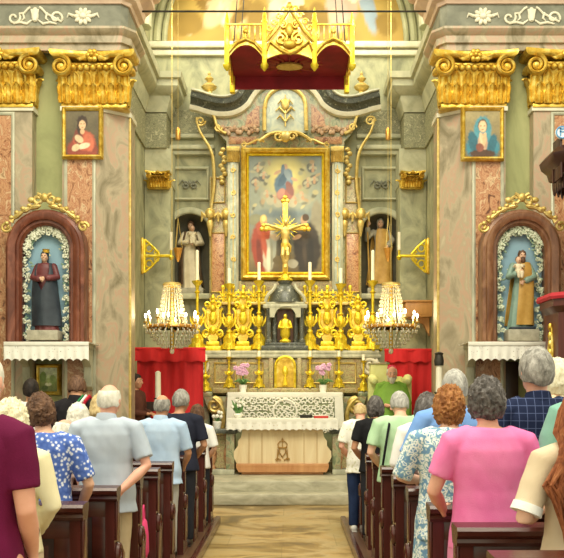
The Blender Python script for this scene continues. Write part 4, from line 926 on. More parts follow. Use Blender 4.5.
# ------------------------------------------------------------------ forward altar
ax = wx(282.5, 13.6); t = thing('forward_altar', 'pale carved wooden altar with crowned monogram facing the aisle', 'altar', (ax, 13.6, .3)); off = (0,0,0)
hz = lambda py: wz(py, 13.6)-.3
o = []
for px, py in ((242,422.5),(242,432),(241,437),(238,441),(238,446),(234,451),(233.5,457),(236,462),(238,465)): o.append(((px-282.5)*13.6/900, hz(py)))
pr = [(-x, z) for x, z in reversed(o)]
MB().prism(o+pr, 0, .5).build('antependium', WOODW, t)
for px in (249,262,304,317):
    x = (px-282.5)*13.6/900; MB().box(x-.006, x+.006, -.012, .02, hz(464), hz(433)).build('batten', M_wood('batten_wood', '#b8986a', '#d4b788', .5, 5), t)
MB().box(-.7,.7,-.05,.55,hz(467.5),hz(463.5),.01).prism([(a*.015,b) for a, b in ()] or [(-.66,hz(472)),(.66,hz(472)),(.7,hz(467)),(-.7,hz(467))], -.05, .55).build('base_moulding', M_wood('base_orange_wood', '#b87c4c', '#d29c68', .45, 5), t)
MB().box(-.62,.62,.0,.5,0,hz(471.5),.01).build('foot', M_wood('base_orange_wood', '', ''), t)
MB().box(-.8,.8,-.12,.62,hz(423),hz(420),.01).build('table_top', WOODW, t)
e = MB(); yy = -.02
hzc = hz(452.5)
for s in (-1, 1):
    e.tube([(s*.11,yy,hzc-.15),(s*.1,yy,hzc+.07),(0,yy,hzc-.1),(-s*.0,yy,hzc-.1)], .013, 7)
    e.tube(bez((s*.03,yy,hzc-.16),(s*.2,yy,hzc-.12),(s*.02,yy,hzc+.02),(s*.07,yy,hzc+.1)), .011, 7)
    e.tube(spiral(s*.12,hzc-.15,.03,.008,1.2,0,yy,12,s), .009, 6)
    e.tube([(0,yy,hzc+.26),(s*.05,yy,hzc+.25),(s*.1,yy,hzc+.19),(s*.085,yy,hzc+.13)], .01, 6)
e.tube([(-.1,yy,hzc+.12),(0,yy,hzc+.105),(.1,yy,hzc+.12)], .015, 7); e.tube([(0,yy,hzc+.12),(0,yy,hzc+.26)], .01, 6)
e.box(-.006,.006,yy-.01,yy+.01,hzc+.26,hzc+.33).box(-.025,.025,yy-.01,yy+.01,hzc+.29,hzc+.305)
e.v = [(x*.72, y, hzc+(z-hzc)*.68) for x, y, z in e.v]
e.build('crowned_monogram', M_wood('carved_emblem_wood', '#9c7434', '#b98f4c', .45, 9), t)
cl = thing('altar_cloth', 'white altar cloth with deep lace hem on the forward wooden altar', 'altar cloth', (ax, 13.6, hz(420)+.3))
MB().box(-.85,.85,-.14,.64,0.002,.16,.004).build('mattress_linen', LINEN, cl) if 0 else None
MB().box(-.83,.83,-.145,.64,.003,.02,.004).build('linen_top', LINEN, cl)
MB().box(-.83,.83,-.152,-.142,-.05,.02,.003).build('linen_band', LINEN, cl)
MB().sheet(lambda u, v: Vector((-.83+1.66*u, -.15-.012*math.sin(u*70)*v, -.02-.13*v*(1-.12*abs(math.sin(PI*u*16))*(v > .6)))), 160, 8, .004).build('lace_hem', M_lace('altar_lace', 20, .19), cl)
for s in (-1, 1): MB().sheet(lambda u, v: Vector((s*(.835+.01*math.sin(u*30)*v), -.145+.78*u, .015-.16*v)), 50, 6, .004).build('lace_side', LACE, cl)
zt = hz(420)+.3+.021
def item(name, label, cat, x, y, z): return thing(name, label, cat, (x, y, z))
b = item('missal', 'open red-edged book lying on the forward altar, right side', 'book', wx(321,13.9), 13.9, zt)
MB().box(-.11,.11,-.08,.08,0,.035,.006).build('cover', M_noise('red_leather', [(.3,'#a3221c'),(.7,'#c8362a')], 5, .5), b); MB().box(-.1,.1,-.07,.07,.035,.05,.006).build('pages', LINEN, b)
b = item('altar_cross', 'small dark stand beside the red book on the forward altar', 'stand', wx(306,13.95), 13.95, zt)
MB().box(-.09,.09,-.05,.05,0,.02,.004).build('foot', IRON, b); MB().box(-.1,.1,-.01,.02,.02,.05,.004).build('rest', IRON, b); b.name = 'book_rest'
b = item('flower_arrangement', 'low green and white flower arrangement at the left of the forward altar', 'flowers', wx(238,14.0), 14.0, zt)
MB().lathe([(.05,0),(.08,.05),(.07,.07)], n=14).build('bowl', POT, b); rr = random.Random(8)
for i in range(14):
    a = rr.uniform(0,6.28); l = rr.uniform(.04,.13); h = rr.uniform(.12,.3); MB().tube([(0,0,.06),(l*.6*math.cos(a),l*.5*math.sin(a),h*.7),(l*math.cos(a),l*.7*math.sin(a),h)], [.006,.018,.004], 6, flat=.4).build('leaf', LEAFG, b)
for i in range(9):
    a = rr.uniform(0,6.28); l = rr.uniform(.02,.11); h = rr.uniform(.14,.28); MB().ball((l*math.cos(a),-.03+l*.5*math.sin(a),h), (.025,.022,.025), 8, 6).build('flower', LINEN, b)
b = item('floor_flowers', 'white potted flowers standing on the left communion rail end', 'flowers', wx(217,13.7), 13.72, .993)
MB().lathe([(.05,0),(.07,.1),(.06,.11)], n=14).build('pot', POT, b)
for i in range(8):
    a = rr.uniform(0,6.28); h = rr.uniform(.16,.26); MB().ball((.06*math.cos(a),.05*math.sin(a),h), (.03,.03,.03), 8, 6).build('flower', LINEN, b); MB().tube([(0,0,.1),(.06*math.cos(a),.05*math.sin(a),h)], .006, 5).build('stem', LEAFG, b)

# communion rails
def rail(label, x0, x1):
    t = thing('communion_rail', label, 'communion rail', ((x0+x1)/2, 13.72, .3), 0, 'communion rails'); w = (x1-x0)/2
    MB().box(-w-.04,w+.04,-.16,.16,.62,.69,.015).build('rail_top', DARKM, t)
    MB().box(-w,w,-.12,.12,0,.08,.01).build('rail_base', GREYM, t)
    n = max(2, int(2*w/.22))
    for i in range(n): MB().lathe([(.06,.08),(.06,.11),(.035,.14),(.075,.26),(.07,.34),(.03,.48),(.055,.56),(.055,.62)], (-w+.1+(2*w-.2)*i/max(1,n-1),0,0), 14).build('baluster', PINKM, t)
    for s in (-1, 1): MB().box(*sorted((s*w, s*(w-.13))),-.12,.12,.08,.62,.01).build('end_pier', GREENM, t)
    MB().prism([(-w+.14,.09),(w-.14,.09),(w-.14,.6),(-w+.14,.6)], .02, .06).build('back_panel', ALTARM, t)
rail('low marble communion rail with dark top left of the wooden altar', -1.95, -.76)
rail('low marble communion rail with dark top right of the wooden altar', .72, 1.95)

# ------------------------------------------------------------------ red draped screens
REDC = M_noise('red_cloth', [(.3,'#b9121a'),(.6,'#d8212a'),(.8,'#e2343a')], 3, .75, 0, .3, (2,1,.3), .15, 60)
def screen(label, x0, x1, y, zt):
    t = thing('red_draped_screen', label, 'curtain', ((x0+x1)/2, y, .3), 0, 'red draped screens beside the altar'); w = (x1-x0)/2; H = zt-.3
    n = int(w*30)
    MB().sheet(lambda u, v: Vector((-w+2*w*u, .02*math.sin(u*n)+.008*math.sin(u*n*2.7+v*2), H*(1-v)-.005*v)), 150, 6, .006).build('curtain', REDC, t)
    MB().sheet(lambda u, v: Vector((-w-.04+(2*w+.08)*u, -.05+.022*math.sin(u*n*1.4), H+.02-.2*v+.012*math.sin(u*30)*v)), 150, 4, .006).build('valance', REDC, t)
    MB().box(-w-.04,w+.04,-.05,.06,H,H+.04,.01).build('top_rail', REDC, t)
    for s in (-1, 1): MB().box(*sorted((s*w,s*(w-.05))),.03,.07,0,H,.005).build('post', M_wood('screen_wood', '#3a2418', '#5c3a26'), t)
screen('tall red draped screen with valance left of the altar', wx(137,14.0), wx(203,14.0), 14.0, wz(350,14.0))
screen('red draped screen with valance behind the bishop right of the altar', wx(387,14.75), wx(434,14.75), 14.78, wz(351,14.75))

# ------------------------------------------------------------------ canopy
CRIM = M_noise('crimson_velvet', [(.3,'#6d0f1c'),(.6,'#8c1826'),(.8,'#a02630')], 2.5, .8, 0, .3, (1,1,1), .1, 60)
cd0, cd1 = 12.95, 14.2; cxm = wx(289.5, 13); cw = .9; zb = wz(60, cd0); ztop = wz(36, cd0); zc = wz(77, cd1)
t = thing('hanging_canopy', 'golden gothic canopy lined with crimson velvet hanging before the altarpiece', 'canopy', (cxm, cd0, zb)); off = (0,0,0)
D = cd1-cd0; zcl = zc-zb
MB().box(-cw,cw,.03,D,zcl,zcl+.04,.01).build('velvet_ceiling', CRIM, t)
MB().lathe([(.2,0),(.19,.03),(.08,.05)], (0,D*.55,zcl-.05), 24, 1, .7).build('ceiling_medallion', GOLD_P, t)
g = MB()
for i in range(16):
    a = 2*PI*i/16; g.tube([(.22*math.cos(a),D*.55+.16*math.sin(a),zcl-.01),(.5*math.cos(a),D*.55+.34*math.sin(a),zcl-.01)],[.035,.01],6,flat=.3)
g.build('ceiling_rays', M_noise('rust_velvet', [(.3,'#8f3a22'),(.7,'#a85630')], 5, .7), t)
def valance_outline(w, bays):
    """lower edge of ogee arches, upper edge of gables; returns outline"""
    low = []; up = []
    for (x0, x1, rise, gab) in bays:
        n = 10; xm = (x0+x1)/2
        for i in range(n+1):
            u = i/n; low.append((x0+(x1-x0)*u, rise*(1-abs(2*u-1)**2.2)))
        up += [(x0, .22), (x0+(xm-x0)*.35, .22+gab*.15), (xm-(xm-x0)*.25, .22+gab*.6), (xm, .22+gab), (xm+(xm-x0)*.25, .22+gab*.6), (x1-(xm-x0)*.35, .22+gab*.15), (x1, .22)]
    return low+list(reversed(up))
bays = [(-cw,-cw*.38,.2,.06),(-cw*.38,cw*.38,-.0,.5),(cw*.38,cw,.2,.06)]
lowz = [(-cw,.0)]
def front(y0, y1, bays): 
    return MB().prism(valance_outline(cw, bays), y0, y1)
front(0, .04, [(-cw,-cw*.40,.22,.12),(-cw*.40,cw*.40,.1,.46),(cw*.40,cw,.22,.12)]).build('front_valance', GOLD, t)
g = MB()
for s in (-1, 1):
    g.tube([(s*cw*.4,-.03,.24),(s*.2,-.03,.42),(0,-.03,.74)], [.03,.03,.03], 7)
    g.tube([(s*cw*.38,-.03,.12),(s*.28,-.03,.26),(s*.12,-.03,.14),(0,-.03,.08)], .025, 7)
    for i in range(5): z = .3+.09*i; g.tube(spiral(s*(.36-.07*i), z+.06, .05, .012, 1.2, 0, -.03, 12, s), .014, 6)
    g.tube(spiral(s*.12,.3,.1,.02,1.4,PI/2,-.03,18,s), .02, 6); g.tube(spiral(s*.09,.5,.06,.015,1.3,PI/2,-.03,16,s), .016, 6)
    g.tube([(s*cw,-.03,.08),(s*cw*.85,-.03,.24),(s*cw*.7,-.03,.3),(s*cw*.55,-.03,.24),(s*cw*.42,-.03,.1)], .022, 7)
    g.tube([(s*cw*.7,-.03,.3),(s*cw*.7,-.03,.46)], [.02,.008], 6); g.ball((s*cw*.7,-.03,.4),(.04,.03,.04))
    for i in range(6): g.box(*sorted((s*(cw*.45+i*.08),s*(cw*.45+i*.08+.025))),-.03,.0,.28,.5,.004)
    g.tube([(s*cw*.44,-.03,.5),(s*cw,-.03,.5)], .016, 6)
g.ball((0,-.04,.42),(.06,.04,.1)); g.ball((0,-.04,.22),(.1,.04,.06)); g.ball((0,-.03,.76),(.05,.04,.06)); g.build('tracery', GOLD, t)
for x, zz in ((-cw,.62),(-cw*.40,.68),(cw*.40,.68),(cw,.62)):
    MB().box(x-.035,x+.035,-.05,.05,-.06,zz-.14,.01).lathe([(.05,0),(.03,.06),(.03,.1),(.005,.22)],(x,0,zz-.14),8).lathe([(.01,-.14),(.05,-.09),(.06,-.05),(.04,-.02)],(x,0,-.02),10).build('pinnacle', GOLD_Y, t)
for s in (-1, 1):
    o = valance_outline(D, [(0,D/2,.16,.1),(D/2,D,.16,.1)]); MB().prism(o, s*cw-.02, s*cw+.02, 'x').build('side_valance', GOLD, t)
    MB().box(s*cw-.04,s*cw+.04,D-.05,D+.05,-.06,.4,.01).build('rear_post', GOLD_Y, t)
    for yy in (.06, D-.06): MB().tube([(s*cw*.9,yy,.2),(s*.55,yy,LZ+2.2-zb)], .008, 6).build('suspension_rod', IRON, t)
MB().box(-cw,cw,D-.02,D+.02,.0,.3,.005).build('velvet_back', CRIM, t)

# ------------------------------------------------------------------ chandeliers and chains
CRYS, nt_, b_ = base('crystal', .05); b_.inputs['Base Color'].default_value = lin('#f3eed8'); b_.inputs['Transmission Weight'].default_value = .55; b_.inputs['Roughness'].default_value = .12
BULB = M_emit('lamp_bulb', '#fff2cf', 9)
def chandelier(label, x, y, z0):
    t = thing('crystal_chandelier', label, 'chandelier', (x, y, z0), 0, 'crystal chandeliers in the chancel')
    MB().tube([(0,0,.96),(0,0,LZ+math.sqrt(max(.1,2.4**2-x*x))-z0)], .0045, 6).build('chain', GOLD_P, t)
    MB().lathe([(.02,0),(.05,.03),(.03,.06),(.025,.3),(.05,.36),(.025,.42),(.02,.96)], n=12).build('stem', GOLD, t)
    MB().lathe([(.36,.30),(.37,.32),(.36,.345),(.34,.345),(.34,.30)], n=28).build('ring', M_noise('copper_gilt', [(.3,'#c98a3c'),(.7,'#e0b060')], 8, .35, .7), t)
    MB().lathe([(.12,.92),(.14,.94),(.12,.97),(.1,.96)], n=20).build('crown_ring', GOLD_P, t)
    for i in range(12):
        a = 2*PI*i/12; c, s = math.cos(a), math.sin(a); r = .41 if i % 2 else .34; zz = .40 if i % 2 else .46
        A = MB().tube([(.34*c*.6,.34*s*.6,.3),(r*.9*c,r*.9*s,.28),(r*c,r*s,zz-.02)], .009, 6).lathe([(.03,0),(.035,.015),(.012,.02)],(r*c,r*s,zz-.03),10).build('arm', GOLD, t)
        MB().lathe([(.013,0),(.013,.05)],(r*c,r*s,zz-.012),8).build('candle_tube', CANDLE, A)
        MB().ball((r*c,r*s,zz+.07),(.016,.016,.035),8,6).build('bulb', BULB, A)
    g = MB(); rr = random.Random(4)
    for i in range(22):
        a = 2*PI*i/22; c, s = math.cos(a), math.sin(a)
        for j in range(11):
            v = j/10; r = .12+.03*math.sin(v*PI)+.12*v**3; g.ball((r*c,r*s,.92-.57*v),(.014,.014,.021),6,4)
    for i in range(26):
        a = 2*PI*i/26; c, s = math.cos(a), math.sin(a)
        for j in range(6):
            v = j/5; r = .34*math.cos(v*1.1); g.ball((r*c,r*s,.29-.26*v),(.014,.014,.022),6,4)
        g.ball((.38*c,.38*s,.25),(.012,.012,.03),6,4); g.ball((.41*c,.41*s,.33),(.01,.01,.026),6,4)
    g.ball((0,0,-.03),(.035,.035,.045)); g.build('crystal_drops', CRYS, t, kind='stuff')
chandelier('crystal chandelier with lit bulbs hanging left of the altar before the friar statue', wx(172,13.2), 13.2, wz(349,13.2))
chandelier('crystal chandelier with lit bulbs hanging right of the altar before the staff-bearing statue', wx(391,13.2), 13.2, wz(349,13.2))
# gilded wall brackets
def bracket(label, s):
    t = thing('lamp_bracket', label, 'bracket', (s*2.4, 15.0, wz(256,15.0)), 0, 'gilded lamp brackets')
    def o(x, z): return (-s*x, 0, z)
    g = MB()
    for z0, z1 in ((.27,.03),(-.27,-.03)): g.tube([o(.06,z0),o(.2,z0*.55),o(.3,z1)], .02, 7)
    g.tube([o(.05,-.28),o(.05,.28)], .028, 7); g.tube([o(.05,0),o(.5,0)], .026, 7)
    for z in (.13,-.13): g.tube([(-s*.13+.055*math.cos(a),0,z+.06*math.sin(a)) for a in [i*2*PI/14 for i in range(14)]], .016, 6, loop=True)
    for k in (-1, 1): g.tube(spiral(-s*.25,k*.055,.045,.012,1.2,0,0,12,k), .013, 6)
    g.build('fretted_plate', GOLD_Y, t)
    MB().box(*sorted((-s*.0,-s*.04)),-.05,.05,-.3,.3,.008).build('wall_plate', GOLD, t)
    b = MB().tube([o(.5,-.02),o(.5,.1)], .02, 8).lathe([(.02,-.05),(.05,.0),(.03,.03)],(-s*.5,0,-.02),10); b.build('end_socket', GOLD_Y, t)
    MB().lathe([(.028,.1),(.026,.4)],(-s*.5,0,0),10).build('candle', CANDLE, t)
bracket('triangular gilded bracket with candle on the left chancel wall', -1)
bracket('triangular gilded bracket with candle on the right chancel wall', 1)
def hanging_lamp(label, px):
    x = wx(px, 14.4); t = thing('sanctuary_lamp', label, 'lamp', (x, 14.4, wz(262,14.4)), 0, 'hanging sanctuary lamps')
    MB().lathe([(.01,0),(.03,.04),(.05,.12),(.07,.2),(.075,.22),(.06,.22),(.03,.1)], n=14).build('lamp_cup', M_noise('copper_gilt', [], 8), t)
    for i in range(3):
        a = i*2.094; MB().tube([(.07*math.cos(a),.07*math.sin(a),.22),(0,0,.7)], .005, 5).build('cord', GOLD_P, t)
    MB().tube([(0,0,.7),(0,0,LZ+math.sqrt(2.4**2-x*x)-wz(262,14.4))], .003, 5).build('chain', GOLD_P, t)
    MB().lathe([(.03,0),(.04,.03),(.04,.16),(.015,.2)],(0,0,wz(140,14.4)-wz(262,14.4)),10).build('counterweight', M_noise('copper_gilt', [], 8), t)
hanging_lamp('slim copper sanctuary lamp on a long cord beside the left chandelier', 178)
hanging_lamp('slim copper sanctuary lamp on a long cord beside the right chandelier', 388)
def wall_angel(label, px, s):
    d = 12.75; t = thing('gilded_wall_figure', label, 'ornament', (s*2.38, d, wz(212,d)), 0, 'gilded wall figures'); H = wz(172,d)-wz(212,d); o = -s*.14
    MB().tube([(o,0,.08),(o,0,.2),(o,0,.36)], [.06,.075,.06], 10, True).build('body', GOLD, t); MB().ball((o,0,.46),(.04,.045,.05)).build('head', GOLD, t)
    MB().tube([(o,0,.34),(o-s*.09,-.03,.42),(o-s*.08,-.03,.54)], [.025,.02,.012], 8).build('raised_arm', GOLD, t)
    MB().tube([(o,.03,.3),(o+s*.08,.05,.45),(o+s*.06,.05,.2)], [.03,.05,.01], 8, flat=.4).build('wing', GOLD, t)
    MB().box(*sorted((0,-s*.2)),-.07,.07,-.02,.03,.01).lathe([(.06,0),(.03,-.1),(.01,-.16)],(o,0,-.02),10).build('corbel', GOLD, t)
wall_angel('small gilded winged figure on the left chancel wall behind the inner pilaster', 129, -1)
wall_angel('small gilded winged figure on the right chancel wall behind the inner pilaster', 434, 1)
b = thing('wall_cabinet', 'orange-brown wooden box fixed under the right chancel lamp bracket', 'cabinet', (2.18, 14.9, wz(318,14.9)))
OW = M_wood('orange_wood', '#9a6a38', '#c08c50', .5, 4)
MB().box(-.22,.22,-.25,.25,0,.24,.01).build('box_body', OW, b); MB().box(-.25,.25,-.28,.27,.24,.27,.008).build('lid', OW, b); MB().box(-.16,.16,-.265,-.25,.04,.2,.004).build('front_panel', OW, b)
MB().prism([(-.2,0),(.2,0),(.2,-.3),(.1,-.1)], -.06, .06).build('bracket', OW, b)
# standing candles
def candle_stand(label, px, py_top, py_base, d, dark, z0=.3):
    x = wx(px, d); t = thing('candle_stand', label, 'candle stand', (x, d, z0)); zb = wz(py_base,d)-z0; zt = wz(py_top,d)-z0
    MB().lathe([(.16,0),(.15,.03),(.05,.08),(.025,.14),(.025,zb-.12),(.05,zb-.08),(.03,zb-.05),(.07,zb)], n=14).build('stand', IRON if dark else GOLD, t)
    MB().lathe([(.045,zb),(.042,zt-.02),(.015,zt)], n=12).build('candle', CANDLE, t); return t
candle_stand('thick white candle on a stand before the left red screen', 158, 371, 398, 13.45, True)
c = candle_stand('white pillar candle with dark cap at the right of the right red screen', 439, 364, 392, 11.75, True, 0)
zq = wz(364,11.75); MB().lathe([(.06,zq-.02),(.065,zq+.04),(.05,zq+.12),(.06,zq+.14),(.02,zq+.16)], n=12).build('dark_cap', IRON, c)
b = thing('lectern', 'dark wooden lectern stand before the left red screen beside the thick candle', 'lectern', (wx(147,13.3), 13.35, .3))
DW = M_wood('dark_lectern_wood', '#1e1512', '#38261e', .35)
zl = wz(402,13)-.3; MB().box(-.2,.2,-.18,.18,0,.05,.01).build('foot', DW, b); MB().lathe([(.05,.05),(.04,.2),(.06,zl*.6),(.04,zl-.12)], n=12).build('post', DW, b)
MB().prism([(-.1,zl-.14),(.1,zl-.14),(.14,zl),(-.14,zl)], -.1, .1).build('book_rest', DW, b)
# pale yellow draped chair and lectern by the bishop
YC = M_fabric('pale_yellow_cloth', '#d9d98a', '#e8e8ac', .8, 4)
b = thing('draped_lectern', 'lectern draped in pale yellow cloth behind the bishop', 'lectern', (wx(379,14.5), 14.56, .3))
zl = wz(364,14.2)-.3; MB().prism([(-.14,zl),(.13,zl),(.17,.05),(-.17,.05)], -.14, .1).build('cloth_cover', YC, b); MB().box(-.16,.16,-.16,.12,zl,zl+.03,.008).build('desk_top', GREENM, b)
g = MB(); 
for s in (-1, 1): g.tube([(s*.05,-.15,zl-.5),(s*.045,-.15,zl-.38),(0,-.15,zl-.46)], .01, 6)
g.build('stitched_emblem', GOLD_P, b)
b = thing('bishop_chair', 'armchair with rounded pale yellow arms behind the bishop in green', 'chair', (wx(390,14.3), 14.36, .3))
za = wz(377,13.9)-.3
for s in (-1, 1): MB().tube([(s*.26,-.2,za-.06),(s*.28,-.05,za-.02),(s*.28,.08,za-.02)], [.06,.075,.06], 10, True).box(s*.27-.07,s*.27+.07,-.1,.12,0,za,.02).build('padded_arm', YC, b)
MB().box(-.24,.24,-.12,.15,.38,.46,.02).build('seat', YC, b); MB().box(-.22,.22,.1,.16,.3,za+.02,.02).build('backrest', YC, b)

# ------------------------------------------------------------------ pulpit
PW = M_wood('pulpit_wood', '#4a1e18', '#6e3226', .35, 4); PWD = M_wood('pulpit_dark', '#2c1512', '#4a241c', .35, 4)
d = 10.5; px0 = wx(545, d); t = thing('pulpit', 'dark red wooden pulpit with red cushion at the right edge', 'pulpit', (3.75, d, 0)); off = (3.75, d, 0)
def hexo(r, cx=3.75): return [(cx+r*math.cos(a), d+r*math.sin(a)) for a in [PI/8+i*PI/4 for i in range(8)]]
def hx(rz): return MB().loft([[(x, y, z) for x, y in hexo(r)] for r, z in rz])
RP = 3.75-px0
B(hx([(.1,1.0),(RP*.7,1.35),(RP*.97,1.62),(RP*1.02,1.66),(RP*1.02,1.72),(RP*.96,1.74),(RP*.96,2.45),(RP*1.06,2.52),(RP*1.06,2.6)]), 'basin', PW)
B(hx([(.2,0),(.2,.1),(.13,.15),(.13,.95),(.2,1.02)]), 'column', PWD)
for i in (3, 4, 5):
    a = i*PI/4; r = RP*.97*math.cos(PI/8); c = Vector((3.75+r*math.cos(a), d+r*math.sin(a), 0)); tdir = Vector((-math.sin(a), math.cos(a), 0)); n = Vector((math.cos(a), math.sin(a), 0))
    g = MB()
    for k in range(5): g.ball(c+Vector((0,0,1.9+.1*k))+n*.01, (.03,.03,.05), 8, 6)
    for s in (-1, 1): g.tube([c+tdir*s*.03+Vector((0,0,1.85)), c+tdir*s*.07+Vector((0,0,2.05)), c+tdir*s*.02+Vector((0,0,2.3))], [.02,.025,.01], 7)
    B(g, 'gilded_swag', GOLD)
B(hx([(RP*1.1,2.6),(RP*1.12,2.63),(RP*1.1,2.67),(RP*.98,2.68)]), 'red_cushion', M_noise('red_cushion', [(.3,'#b01f2c'),(.7,'#d23a48')], 4, .7))
d = 10.5; t2 = thing('pulpit_canopy', 'dark wooden sounding board hanging above the pulpit at the right edge', 'sounding board', (3.75, d, wz(188,d)))
t = t2; off = (3.75, d, wz(188,d)); zz = wz(188, d); RC = 3.75-wx(541, d)
B(hx([(RC*.72,zz+.08),(RC*.85,zz+.12),(RC*.88,zz+.2),(RC*.97,zz+.26),(RC*1.0,zz+.34),(RC*.9,zz+.42),(RC*.4,zz+.5),(.1,zz+.6)]), 'board', PWD)
P8 = hexo(RC*.8)
for i in range(8):
    (x0, y0), (x1, y1) = P8[i], P8[(i+1) % 8]; g = MB(); nq = 5
    o = []
    for k in range(nq):
        u0 = k/nq; u1 = (k+1)/nq; um = (u0+u1)/2
        g.loft([[(x0+(x1-x0)*u+dx, y0+(y1-y0)*u, z) for u, z in ((u0,zz+.12),(u1,zz+.12),(u1-.02,zz+.03),(um,zz-.04),(u0+.02,zz+.03))] for dx in (0,.02)])
    B(g, 'carved_fringe', PWD)
B(MB().box(4.0,4.55,d-.1,d+.1,zz+.2,zz+.35,.01), 'wall_arm', PWD)
t = thing('round_sign', 'round blue and white sign above the pulpit sounding board', 'sign', (wx(561.5,10.2), 10.2, wz(133,10.2))); off = (0,0,0)
r = 6.5*10.2/900
MB().lathe([(r,0),(r,.02),(r*.9,.03)], n=28).xf(Matrix.Rotation(PI/2, 4, 'X')).build('disc', M_noise('sign_white', [(.3,'#dfe8ee'),(.7,'#f2f6f8')], 4, .4), t)
BL = M_noise('sign_blue', [(.3,'#4a86bd'),(.7,'#6aa2d2')], 4, .4)
MB().tube([(r*.88*math.cos(a),-.03,r*.88*math.sin(a)) for a in [i*2*PI/28 for i in range(28)]], .009, 6, loop=True).build('blue_rim', BL, t)
MB().box(-.03,-.014,-.04,-.028,-.04,.045).box(-.03,.03,-.04,-.028,.03,.045).box(-.03,.02,-.04,-.028,-.002,.012).build('letter', BL, t)
MB().box(-.01,.01,0,.3,-.5,-.03,.002).box(-.02,.02,.26,.3,-.5,-.3).build('hanger', PWD, t)
# ------------------------------------------------------------------ people
SKINS = {'fair': M_noise('fair_skin', [(.3,'#d8a488'),(.7,'#e6b9a0')], 6, .55), 'pink': M_noise('pink_skin', [(.3,'#d99a82'),(.7,'#e8b29c')], 6, .55), 'tan': M_noise('tan_skin', [(.3,'#b98262'),(.7,'#cb9877')], 6, .55)}
EYEW = M_noise('eye_white', [(.3,'#e8e2da'),(.7,'#f0ebe4')], 5, .3); LIP = M_noise('lip', [(.3,'#b06a60'),(.7,'#bb776c')], 5, .5)
def hairmat(name, a, b, c=None): return M_noise('hair_'+name, [(.3,a),(.5,b),(.72,c or b)], 26, .6, 0, 1.0, (1,1,.5), .5, 120, 5, .3)
HAIR = {'white': hairmat('white','#b9b4a6','#dcd8cc','#f0ede4'), 'cream': hairmat('cream','#c9bd98','#e4dcbe','#f2ecd6'), 'grey': hairmat('grey','#5f5c58','#8f8b85','#bab6b0'), 'lightgrey': hairmat('lightgrey','#7f7c78','#a8a5a0','#cfccc6'), 'darkgrey': hairmat('darkgrey','#2e2a2a','#544e4c','#858080'),
 'brown': hairmat('brown','#3a2418','#5f4230','#7e5d46'), 'auburn': hairmat('auburn','#6f4020','#9a6436','#bf8c54'), 'black': hairmat('black','#15110f','#2a211d','#3a2e28'), 'blond': hairmat('blond','#a98c5c','#c9b07e','#dcc89c'), 'redbrown': hairmat('redbrown','#5a2c18','#8a4c2a','#b0744a')}
def smst(a, b, x): return sm(a, b, x)
HC = Vector((0, .005, 1.592)); HR = Vector((.078, .098, .112))
def hair_mesh(style, seed):
    """cap of hair over the skull, hairline by azimuth; face stays free"""
    nu, nv = 72, 44; vs = []; fs = []; curly = style in ('curly','wavy'); off = Vector((seed*3.1, seed*1.7, 0))
    for j in range(nv+1):
        b = -PI/2+PI*j/nv
        for i in range(nu):
            a = 2*PI*i/nu; d = Vector((math.sin(a)*math.cos(b), math.cos(a)*math.cos(b), math.sin(b)))   # a=0 front
            az = abs((a+PI) % (2*PI)-PI)/PI          # 0 front .. 1 back
            if style in ('short','bald'): line = .5-1.05*sm(.22,.55,az)-.2*sm(.6,1,az)
            elif style == 'wavy': line = .45-1.2*sm(.2,.45,az)-.15*sm(.6,1,az)
            else: line = .42-1.3*sm(.18,.42,az)-.25*sm(.6,1,az)
            m = sm(line-.1, line+.1, d.z)
            th = {'short': .016, 'bald': .010, 'curly': .034, 'wavy': .026, 'bob': .030, 'long': .024}[style]
            if style == 'bald':
                cr = Vector((0,-.22,1)).normalized(); m *= 1-sm(.52,.72,d.dot(cr)); m *= 1-sm(.45,.7,d.dot(Vector((0,.85,.55)).normalized()))
            if style == 'bob': th += .012*sm(0,-.5,d.z)
            n = noise.noise(d*3.2+off)*.45+noise.noise(Vector((d.x*9,d.y*9,d.z*4))+off)*.35+noise.noise(d*17+off)*.25
            if curly: n = noise.noise(d*6+off)*.7+noise.noise(d*13+off)*.75
            r = 1+(th*(1+.55*n))/.095
            r = r*m+.80*(1-m)
            vs.append((HC.x+HR.x*r*d.x, HC.y+HR.y*r*d.y-(.006*m), HC.z+HR.z*r*d.z))
    for j in range(nv):
        for i in range(nu):
            k = (i+1) % nu; fs.append((j*nu+i, j*nu+k, (j+1)*nu+k, (j+1)*nu+i))
    return MB().add(vs, fs)
def unit(v): v = Vector(v); return v.normalized()
def hand(mb, W, f, n, side, sc=1.0, curl=.5):
    """palm, five separate bent fingers; f = fingers' direction, n = palm normal, side = +1 thumb towards f x n"""
    f = unit(f); n = unit(Vector(n)-f*Vector(n).dot(f)); x = f.cross(n)*side
    W = Vector(W); P = lambda a, b, c=0: W+(f*a+x*b+n*c)*sc
    for b in (-.026,-.009,.009,.026): mb.tube([P(-.01,b*.75), P(.045,b), P(.088,b*1.15)], [.016*sc,.0155*sc,.0125*sc], 8, True)
    for b, l in ((-.034,.058),(-.012,.072),(.012,.078),(.034,.070)):
        p0 = P(.082,b); pts = [p0]; ang = 0; dirv = f
        for q, s in ((.45,curl*.5),(.32,curl*.7),(.25,curl*.5)):
            ang += s; p0 = p0+(f*math.cos(ang)+n*math.sin(ang)+x*(b*.9)*0)*l*q*sc*1.15; pts.append(p0)
        mb.tube(pts, [.0088*sc,.0085*sc,.0078*sc,.0066*sc], 8, True)
    mb.tube([P(.02,.03), P(.05,.052,.008), P(.078,.060,.016), P(.098,.058,.022)], [.014*sc,.0115*sc,.0098*sc,.008*sc], 8, True)
TORSO = [(.84,.170,.118,0),(.92,.174,.121,-.004),(1.02,.160,.112,0),(1.12,.155,.108,0),(1.24,.168,.112,-.005),(1.33,.168,.105,-.012),(1.40,.135,.085,-.018),(1.45,.075,.065,-.018)]
